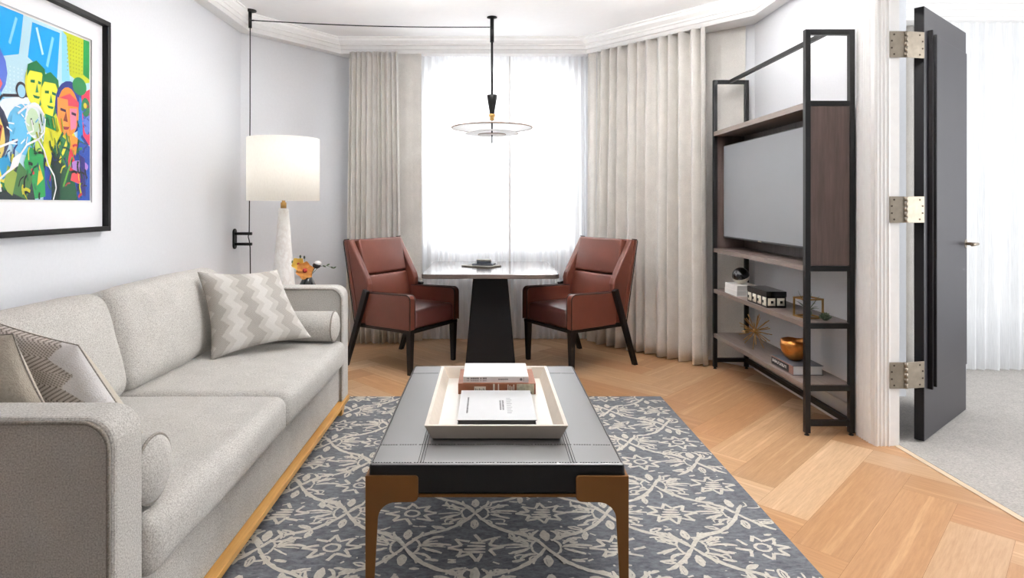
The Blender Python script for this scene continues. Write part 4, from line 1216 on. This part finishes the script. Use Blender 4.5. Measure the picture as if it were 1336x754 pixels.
# a: 0 = right edge, 1 = left edge of the visible part, beyond 1 continues out of frame
shape([(0,0),(2.2,0),(2.2,1),(0,1)], (190,226,240))
shape([(1.0,0),(2.2,0),(2.2,.30),(1.0,.27)], (0,150,220))
shape([(.68,.0),(1.02,.0),(1.02,.30),(.72,.22),(.70,.12)], CY)
shape([(.33,.02),(.60,.02),(.64,.22),(.50,.27),(.36,.30)], CY)
line([(.98,.02),(.90,.16)], .012, SK); line([(.56,.04),(.50,.18)], .010, (200,236,250)); line([(.40,.06),(.46,.24)], .012, SK); line([(.74,.03),(.80,.18)], .010, SK)
shape([(.0,.0),(.30,.0),(.26,.24),(.10,.28),(0,.26)], (198,206,36)); shape([(0,0),(.07,0),(.075,.22),(0,.24)], (20,140,66)); shape([(.26,.02),(.31,.0),(.31,.30),(.22,.30)], SK)
for r_ in range(9):
    for c_ in range(6): ell(.09+c_*.032, .03+r_*.024, .006, .005, (150,160,20), 6)
for r_ in range(10):
    for c_ in range(8): ell(.66+c_*.034, .30+r_*.022, .007, .005, (214,240,250), 6)
# pink face at left edge
ell(1.12,.34,.30,.20,(84,112,205)); ell(1.14,.34,.24,.17,(236,92,98)); shape([(.94,.30),(.86,.40),(.92,.50),(1.05,.52),(1.05,.30)], (240,104,104)); line([(1.0,.30),(.95,.40),(1.0,.46)], .015, (90,80,190))
shape([(.84,.48),(.98,.52),(1.02,.44),(.90,.42)], (112,190,230))
# camera-like box outline and head
shape([(.60,.42),(.86,.48),(.98,.62),(.70,.60)], (236,244,250)); line([(.62,.43),(.86,.46),(1.0,.60)], .008, (60,50,60)); ell(.70,.41,.05,.045,(70,60,70)); ell(.70,.415,.035,.035,(160,210,235))
# two yellow men
shape([(.16,.62),(.40,.36),(.62,.50),(.66,.80),(.40,.95),(.18,.86)], (214,212,34))
def man(cx, cy):
    ell(cx,cy,.105,.125,YE); ell(cx+.005,cy+.015,.085,.105,(236,228,60))
    shape([(cx-.09,cy-.02),(cx-.08,cy-.10),(cx,cy-.135),(cx+.08,cy-.10),(cx+.09,cy-.03),(cx+.06,cy-.07),(cx-.05,cy-.075)], DG)
    shape([(cx+.055,cy-.02),(cx+.015,cy-.025),(cx+.015,cy-.008),(cx+.055,cy-.005)], DG); shape([(cx-.055,cy-.02),(cx-.015,cy-.025),(cx-.015,cy-.008),(cx-.055,cy-.005)], DG)
    shape([(cx-.005,cy-.01),(cx-.02,cy+.04),(cx+.01,cy+.045)], (20,130,70)); shape([(cx-.035,cy+.062),(cx+.035,cy+.06),(cx+.02,cy+.075),(cx-.02,cy+.076)], DG)
    shape([(cx-.09,cy),(cx-.065,cy+.09),(cx-.02,cy+.125),(cx-.04,cy+.06),(cx-.06,cy+.02)], (20,120,66))
    shape([(cx-.04,cy+.12),(cx+.05,cy+.11),(cx+.08,cy+.18),(cx-.06,cy+.20)], (20,130,66))
man(.565,.36); man(.43,.40)
# woman in the blue scarf
ell(.22,.44,.165,.155,(26,44,128)); ell(.245,.47,.115,.145,OR); shape([(.13,.40),(.23,.36),(.34,.40),(.35,.44),(.13,.43)], (206,60,80)); shape([(.36,.40),(.25,.40),(.24,.60),(.31,.62),(.36,.52)], (240,140,60))
shape([(.15,.44),(.23,.45),(.22,.58),(.16,.56)], (214,120,150)); line([(.33,.465),(.27,.47)], .008, (60,30,60)); line([(.21,.475),(.16,.48)], .008, (60,30,60)); shape([(.27,.47),(.30,.53),(.25,.535)], (120,50,30)); shape([(.31,.565),(.23,.56),(.25,.58),(.29,.582)], (140,30,50))
shape([(.06,.40),(.12,.36),(.15,.66),(.08,.70),(.04,.60)], (0,120,200)); shape([(.0,.30),(.10,.34),(.08,.60),(0,.66)], (222,44,80)); ell(.03,.50,.05,.09,(90,120,205)); ell(.05,.42,.05,.06,(30,120,70)); ell(.055,.41,.02,.018,(220,210,60))
ell(.12,.30,.08,.055,(20,120,60)); line([(.10,.60),(.02,.66)], .012, (30,40,120))
# dark coats at the bottom right
shape([(.0,.66),(.16,.62),(.30,.66),(.40,.74),(.42,1),(0,1)], (16,78,48)); shape([(.0,.66),(.12,.64),(.20,.80),(.14,1),(0,1)], (18,66,160)); shape([(.14,.62),(.24,.60),(.30,.70),(.22,.78),(.16,.72)], (240,140,40))
shape([(.18,.70),(.26,.68),(.24,.82),(.17,.84)], (206,50,60)); ell(.12,.79,.10,.035,(168,120,196)); shape([(.08,.84),(.20,.82),(.22,.88),(.12,.90)], (230,70,80)); shape([(.06,.74),(.12,.72),(.11,.96),(.05,.98)], (40,30,110)); shape([(.30,.72),(.40,.70),(.50,1),(.34,1)], (18,48,40)); shape([(.42,.82),(.50,.80),(.50,1),(.42,1)], (30,70,150)); shape([(.22,.66),(.32,.62),(.34,.76),(.26,.80)], (28,110,60))
line([(.24,.62),(.34,.78)], .012, (236,220,60)); line([(.30,.60),(.40,.72)], .010, (24,90,50)); line([(.20,.74),(.30,.92)], .008, (90,160,50))
# white sketched figure, blue
ell(.66,.62,.17,.14,(104,190,232)); shape([(.56,.54),(.50,.70),(.48,.98),(.62,1),(.68,.80)], (34,150,76)); shape([(.48,.52),(.60,.52),(.60,.72),(.52,.74)], (190,214,90)); shape([(.54,.80),(.50,.88),(.56,.92)], (238,200,60))
ell(.58,.56,.09,.10,(238,246,250)); ell(.60,.57,.06,.075,(200,226,190))
# big face lower left
ell(1.06,.66,.26,.20,(62,66,90)); ell(1.06,.69,.22,.19,(232,206,110)); shape([(.86,.62),(.98,.58),(1.0,.66),(.88,.70)], (180,80,70)); ell(.92,.64,.045,.022,(40,30,30)); ell(.925,.64,.018,.014,(230,230,230)); shape([(1.0,.58),(1.14,.60),(1.1,.82),(1.0,.84)], (74,130,60)); shape([(.90,.70),(.98,.70),(.97,.80),(.88,.78)], (236,160,60)); shape([(.98,.80),(1.12,.80),(1.1,.86),(1.0,.86)], (196,44,50)); shape([(.98,.60),(1.0,.60),(1.02,.84),(.97,.80)], (110,60,50))
shape([(.62,.86),(.86,.78),(1.2,.90),(2.2,.86),(2.2,1),(.58,1)], (44,58,62)); shape([(.86,.80),(1.04,.86),(1.08,.96),(.98,1),(.84,.92)], (232,214,70)); shape([(.60,.88),(.72,.80),(.80,.96),(.66,1)], (70,120,64)); shape([(.82,.76),(.90,.80),(.86,.90),(.78,.84)], (36,150,200)); shape([(.74,.86),(.82,.82),(.86,.94),(.78,.98)], (150,170,70))
shape([(1.25,.40),(2.2,.36),(2.2,.9),(1.3,.86)], (226,96,60)); ell(1.7,.55,.28,.2,(40,110,190)); ell(1.7,.57,.2,.16,(240,200,80))
rn = random.Random(17)
for k in range(90):
    a_ = rn.uniform(.03,1.1); b_ = rn.uniform(.66,.97)
    an = rn.uniform(-.5,1.9); l_ = rn.uniform(.02,.09)
    line([(a_,b_),(a_+l_*math.cos(an)*.5,b_+l_*math.sin(an)*.4),(a_+l_*math.cos(an+.3),b_+l_*math.sin(an+.3))], rn.uniform(.003,.009), rn.choice([(14,40,34),(20,24,40),(10,60,44),(30,110,56),(24,40,110),(206,200,50),(16,20,24),(16,20,24),(40,120,70),(190,50,60)]))
for k in range(26):
    a_ = rn.uniform(.14,.64); b_ = rn.uniform(.50,.70); line([(a_,b_),(a_-.02,b_+rn.uniform(.03,.09))], rn.uniform(.003,.007), rn.choice([(20,110,60),(16,80,46),(150,160,24),(14,60,40)]))
for k in range(20):
    a_ = rn.uniform(.48,.80); b_ = rn.uniform(.48,.72); an = rn.uniform(0,6.3); line([(a_,b_),(a_+.05*math.cos(an),b_+.04*math.sin(an))], .004, rn.choice([(246,248,250),(236,244,250),(90,170,215)]))
for k in range(14):
    a_ = rn.uniform(.0,.09); b_ = rn.uniform(.40,.62); an = rn.uniform(0,6.3); line([(a_,b_),(a_+.03*math.cos(an),b_+.02*math.sin(an))], .004, rn.choice([(70,110,200),(150,20,60),(40,60,150)]))
# white outline drawing
line([(.56,.66),(.50,.72),(.46,.80),(.40,.86),(.38,.93),(.41,1)], .006, (245,245,245)); line([(.55,.66),(.66,.70),(.80,.84),(.90,.90)], .006, (245,245,245)); line([(.74,.68),(.92,.74),(1.0,.88)], .006, (245,245,245))
line([(.50,.52),(.56,.48),(.66,.49),(.74,.54)], .006, (245,245,245)); line([(.49,.54),(.50,.62),(.55,.66)], .006, (245,245,245)); shape([(.70,.74),(.78,.78),(.82,.86),(.74,.82)], (245,245,245)); line([(.62,.56),(.60,.62),(.66,.64)], .005, (245,245,245)); line([(.90,.88),(.88,.96)], .006, (245,245,245))
art.build('print', M['art'], pic)
bx((WXP+.030,FY0+fw_,FZ0+fw_),(WXP+.032,FY1-fw_,FZ1-fw_)).build('glazing', M['picture_glass'], pic)

# ------------------------------------------------------------------ light
wd = bpy.data.worlds.new('sky'); sc.world = wd; wd.use_nodes = True
bg = wd.node_tree.nodes['Background']; bg.inputs['Color'].default_value = (.96,.98,1.0,1); bg.inputs['Strength'].default_value = .2
def area(name, loc, rot_, sx, sy, power, col=(1,1,1)):
    l = bpy.data.lights.new(name, 'AREA'); l.shape = 'RECTANGLE'; l.size = sx; l.size_y = sy; l.energy = power; l.color = col
    o = bpy.data.objects.new(name, l); COL.objects.link(o); o.location = loc; o.rotation_euler = rot_; return o
area('daylight_window', (.11,6.05,1.70), (-PI/2,0,0), 1.9, 2.0, 62, (.97,.985,1))
area('daylight_bedroom_window', (4.05,5.15,1.5), (-PI/2,0,0), 2.2, 2.4, 15, (.97,.985,1))
area('fill_bedroom_side_window', (5.6,2.0,1.6), (0,PI/2,0), 2.2, 2.8, 150, (.98,.99,1))  # fill lamp behind the added side window
for k, (x, y) in enumerate(((.7,1.8),(-.45,3.5),(1.15,3.5))):      # made-up bowl uplights, added out of view to fill the room with light
    f = MB().lathe([(.001,2.425),(.12,2.43),(.22,2.45),(.285,2.49),(.28,2.492),(.215,2.456),(.12,2.436),(.001,2.431)], (x,y,.085), 48)
    f.tube([V(x,y,2.515), V(x,y,CEIL-.002)], .008, 10)
    struct(f.build('trim_%d' % (5+k), M['trim']))  # housing of the added uplight, no real trim of the room
    l = bpy.data.lights.new('fill_uplight', 'AREA'); l.shape = 'DISK'; l.size = .50; l.energy = 106; l.color = (1,.99,.975)
    o = bpy.data.objects.new('fill_uplight', l); COL.objects.link(o); o.location = (x,y,2.578); o.rotation_euler = (PI,0,0)
lp = bpy.data.lights.new('lamp_bulb', 'POINT'); lp.energy = 1.1; lp.color = (1,.9,.78); lp.shadow_soft_size = .04
lo = bpy.data.objects.new('lamp_bulb', lp); COL.objects.link(lo); lo.location = (lx,ly,1.52)

cam = bpy.data.cameras.new('camera'); co = bpy.data.objects.new('camera', cam); COL.objects.link(co)
co.location = (0,0,CZ); co.rotation_euler = (PI/2,0,0)
cam.sensor_fit = 'HORIZONTAL'; cam.sensor_width = 36; cam.lens = 800/1336*36
cam.shift_x = 31/1336; cam.shift_y = -110/1336; cam.clip_start = .05
sc.camera = co
sc.view_settings.view_transform = 'Standard'; sc.view_settings.look = 'None'; sc.view_settings.gamma = 1
sc.view_settings.use_curve_mapping = False
sc.view_settings.exposure = 0.46
sc.cycles.use_denoising = True
sc.cycles.max_bounces = 10; sc.cycles.diffuse_bounces = 6; sc.cycles.transparent_max_bounces = 16
sc.cycles.sample_clamp_indirect = 8
sc.cycles.caustics_reflective = False; sc.cycles.caustics_refractive = False
